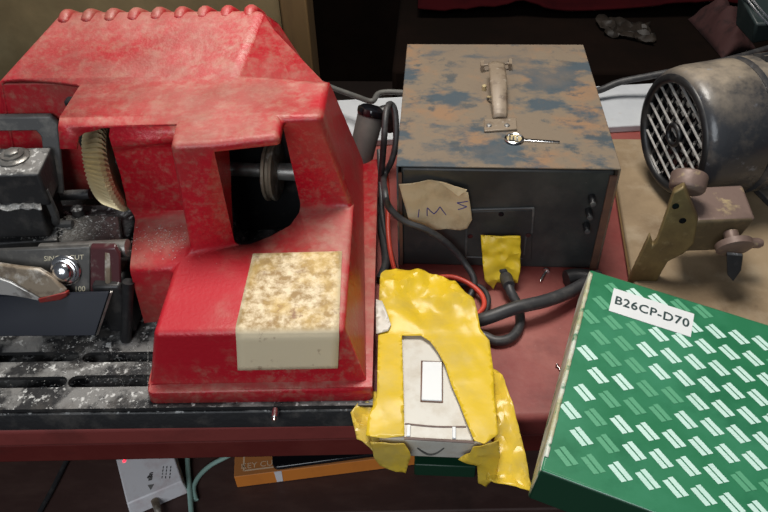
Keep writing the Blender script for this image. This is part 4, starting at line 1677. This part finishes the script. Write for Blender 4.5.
m_ = MB()
m_.grid(cloth, 70, 30)
ct = m_.build('red_cloth', M['cloth'], None, solid=.006, smooth=60)
tag(ct, 'dark red cloth lying at the back of the dark chest behind the bench', 'cloth')
m_ = MB()
m_.box((.6, 1.78, .32), (1.4, .60, .64))
tag(m_.build('storage_chest', M['darkwall'], None, bevel=.01), 'dark wooden chest under the red cloth behind the bench', 'chest')


# crumpled scrap on the cloth
m_ = MB()
sp_ = at(618, 26, z=.648)
m_.grid(lambda s, t: V((sp_.x - .05 + .11 * s + .02 * ridged((s, t, 0), 2.2, 1), sp_.y - .05 + .10 * t - .05 * s + .012 * ridged((s, t, 0), 3, 5), 0.6415 + .014 * max(0, ridged((s, t, 0), 4, 7)))), 16, 8)
tag(m_.build('crumpled_wrapper', M['foil'], None, solid=.001), 'dull brown crumpled wrapper on the dark chest behind the bench', 'wrapper')
pk0, pk1 = at(706, 8, z=.66), at(742, 46, z=.66)
m_ = MB()


def pinkf(s, t):
    q = pk0.lerp(pk1, s) + V((1, .5, 0)).normalized() * (t - .5) * .10
    return V((q.x, q.y, .642 + .05 * math.sin(PI * min(1, max(0, s))) ** .5 * math.sin(PI * t) * (1 + .5 * ridged((q.x, q.y, 0), 16, 2)) + .006 * ridged((q.x, q.y, 0), 50, 4) * math.sin(PI * t)))


m_.grid(pinkf, 40, 16)
tag(m_.build('pink_cloth', M['pink'], None, solid=.003, smooth=60), 'dusty pink rag heaped on the dark chest beside the teal case', 'cloth')
# dark teal case at the top right with bright metal trim
cs = thing('metal_case', 'dark teal case with bright metal trim behind the motor', 'case', at(762, 30, y=1.30))
Rc = Matrix.Rotation(math.radians(-42), 3, 'Z')
c0 = at(774, 10, y=1.36)
hcs = c0.z + .05 - BT
m_ = MB()
c1 = V((c0.x + .02, 1.36, BT - .35))
k0, k1, k2 = at(737, 0, y=1.34), at(736, 24, y=1.34), at(752, 44, y=1.30)
m_.hexa([at(752, 44, y=1.28), at(800, 36, y=1.28), at(800, 14, y=1.40), at(735, 25, y=1.36),
         at(756, 24, y=1.27), at(800, 48 - 24, y=1.27), at(800, -30, y=1.40), at(738, -8, y=1.36)])
m_.build('case_body', M['case'], cs, bevel=.004)
m_ = MB()
for o_ in (0, 5):
    m_.tube([at(743 + o_, -6, y=1.335), at(757 + o_, 12 - o_ * .2, y=1.30), at(770 + o_, 26 - o_ * .3, y=1.262)], .0022, 8, 2)
m_.build('trim', M['chrome'], cs)

# ================================================================== LIGHT


def area(name, loc, target, size, power, col):
    l = bpy.data.lights.new(name, 'AREA')
    l.shape = 'DISK'
    l.size = size
    l.energy = power
    l.color = col
    o = bpy.data.objects.new(name, l)
    COL.objects.link(o)
    o.location = loc
    o.rotation_euler = (V(target) - V(loc)).to_track_quat('-Z', 'Y').to_euler()
    return o


area('ceiling_lamp', (-.05, .92, 2.35), (0.0, .65, .85), .6, 23, (1.0, .95, .88))
area('front_fill', (-.5, -1.6, 2.3), (0, .6, .8), 1.6, 26, (.90, .95, 1.0))  # soft fill added from the viewer's side, no such source in view
w = bpy.data.worlds.new('world')
w.use_nodes = True
w.node_tree.nodes['Background'].inputs[0].default_value = (.55, .60, .70, 1)
w.node_tree.nodes['Background'].inputs[1].default_value = .10
bpy.context.scene.world = w
vs_ = bpy.context.scene.view_settings
vs_.view_transform = 'Standard'
vs_.look = 'None'
vs_.gamma = 1
vs_.exposure = 0.3
vs_.use_curve_mapping = False
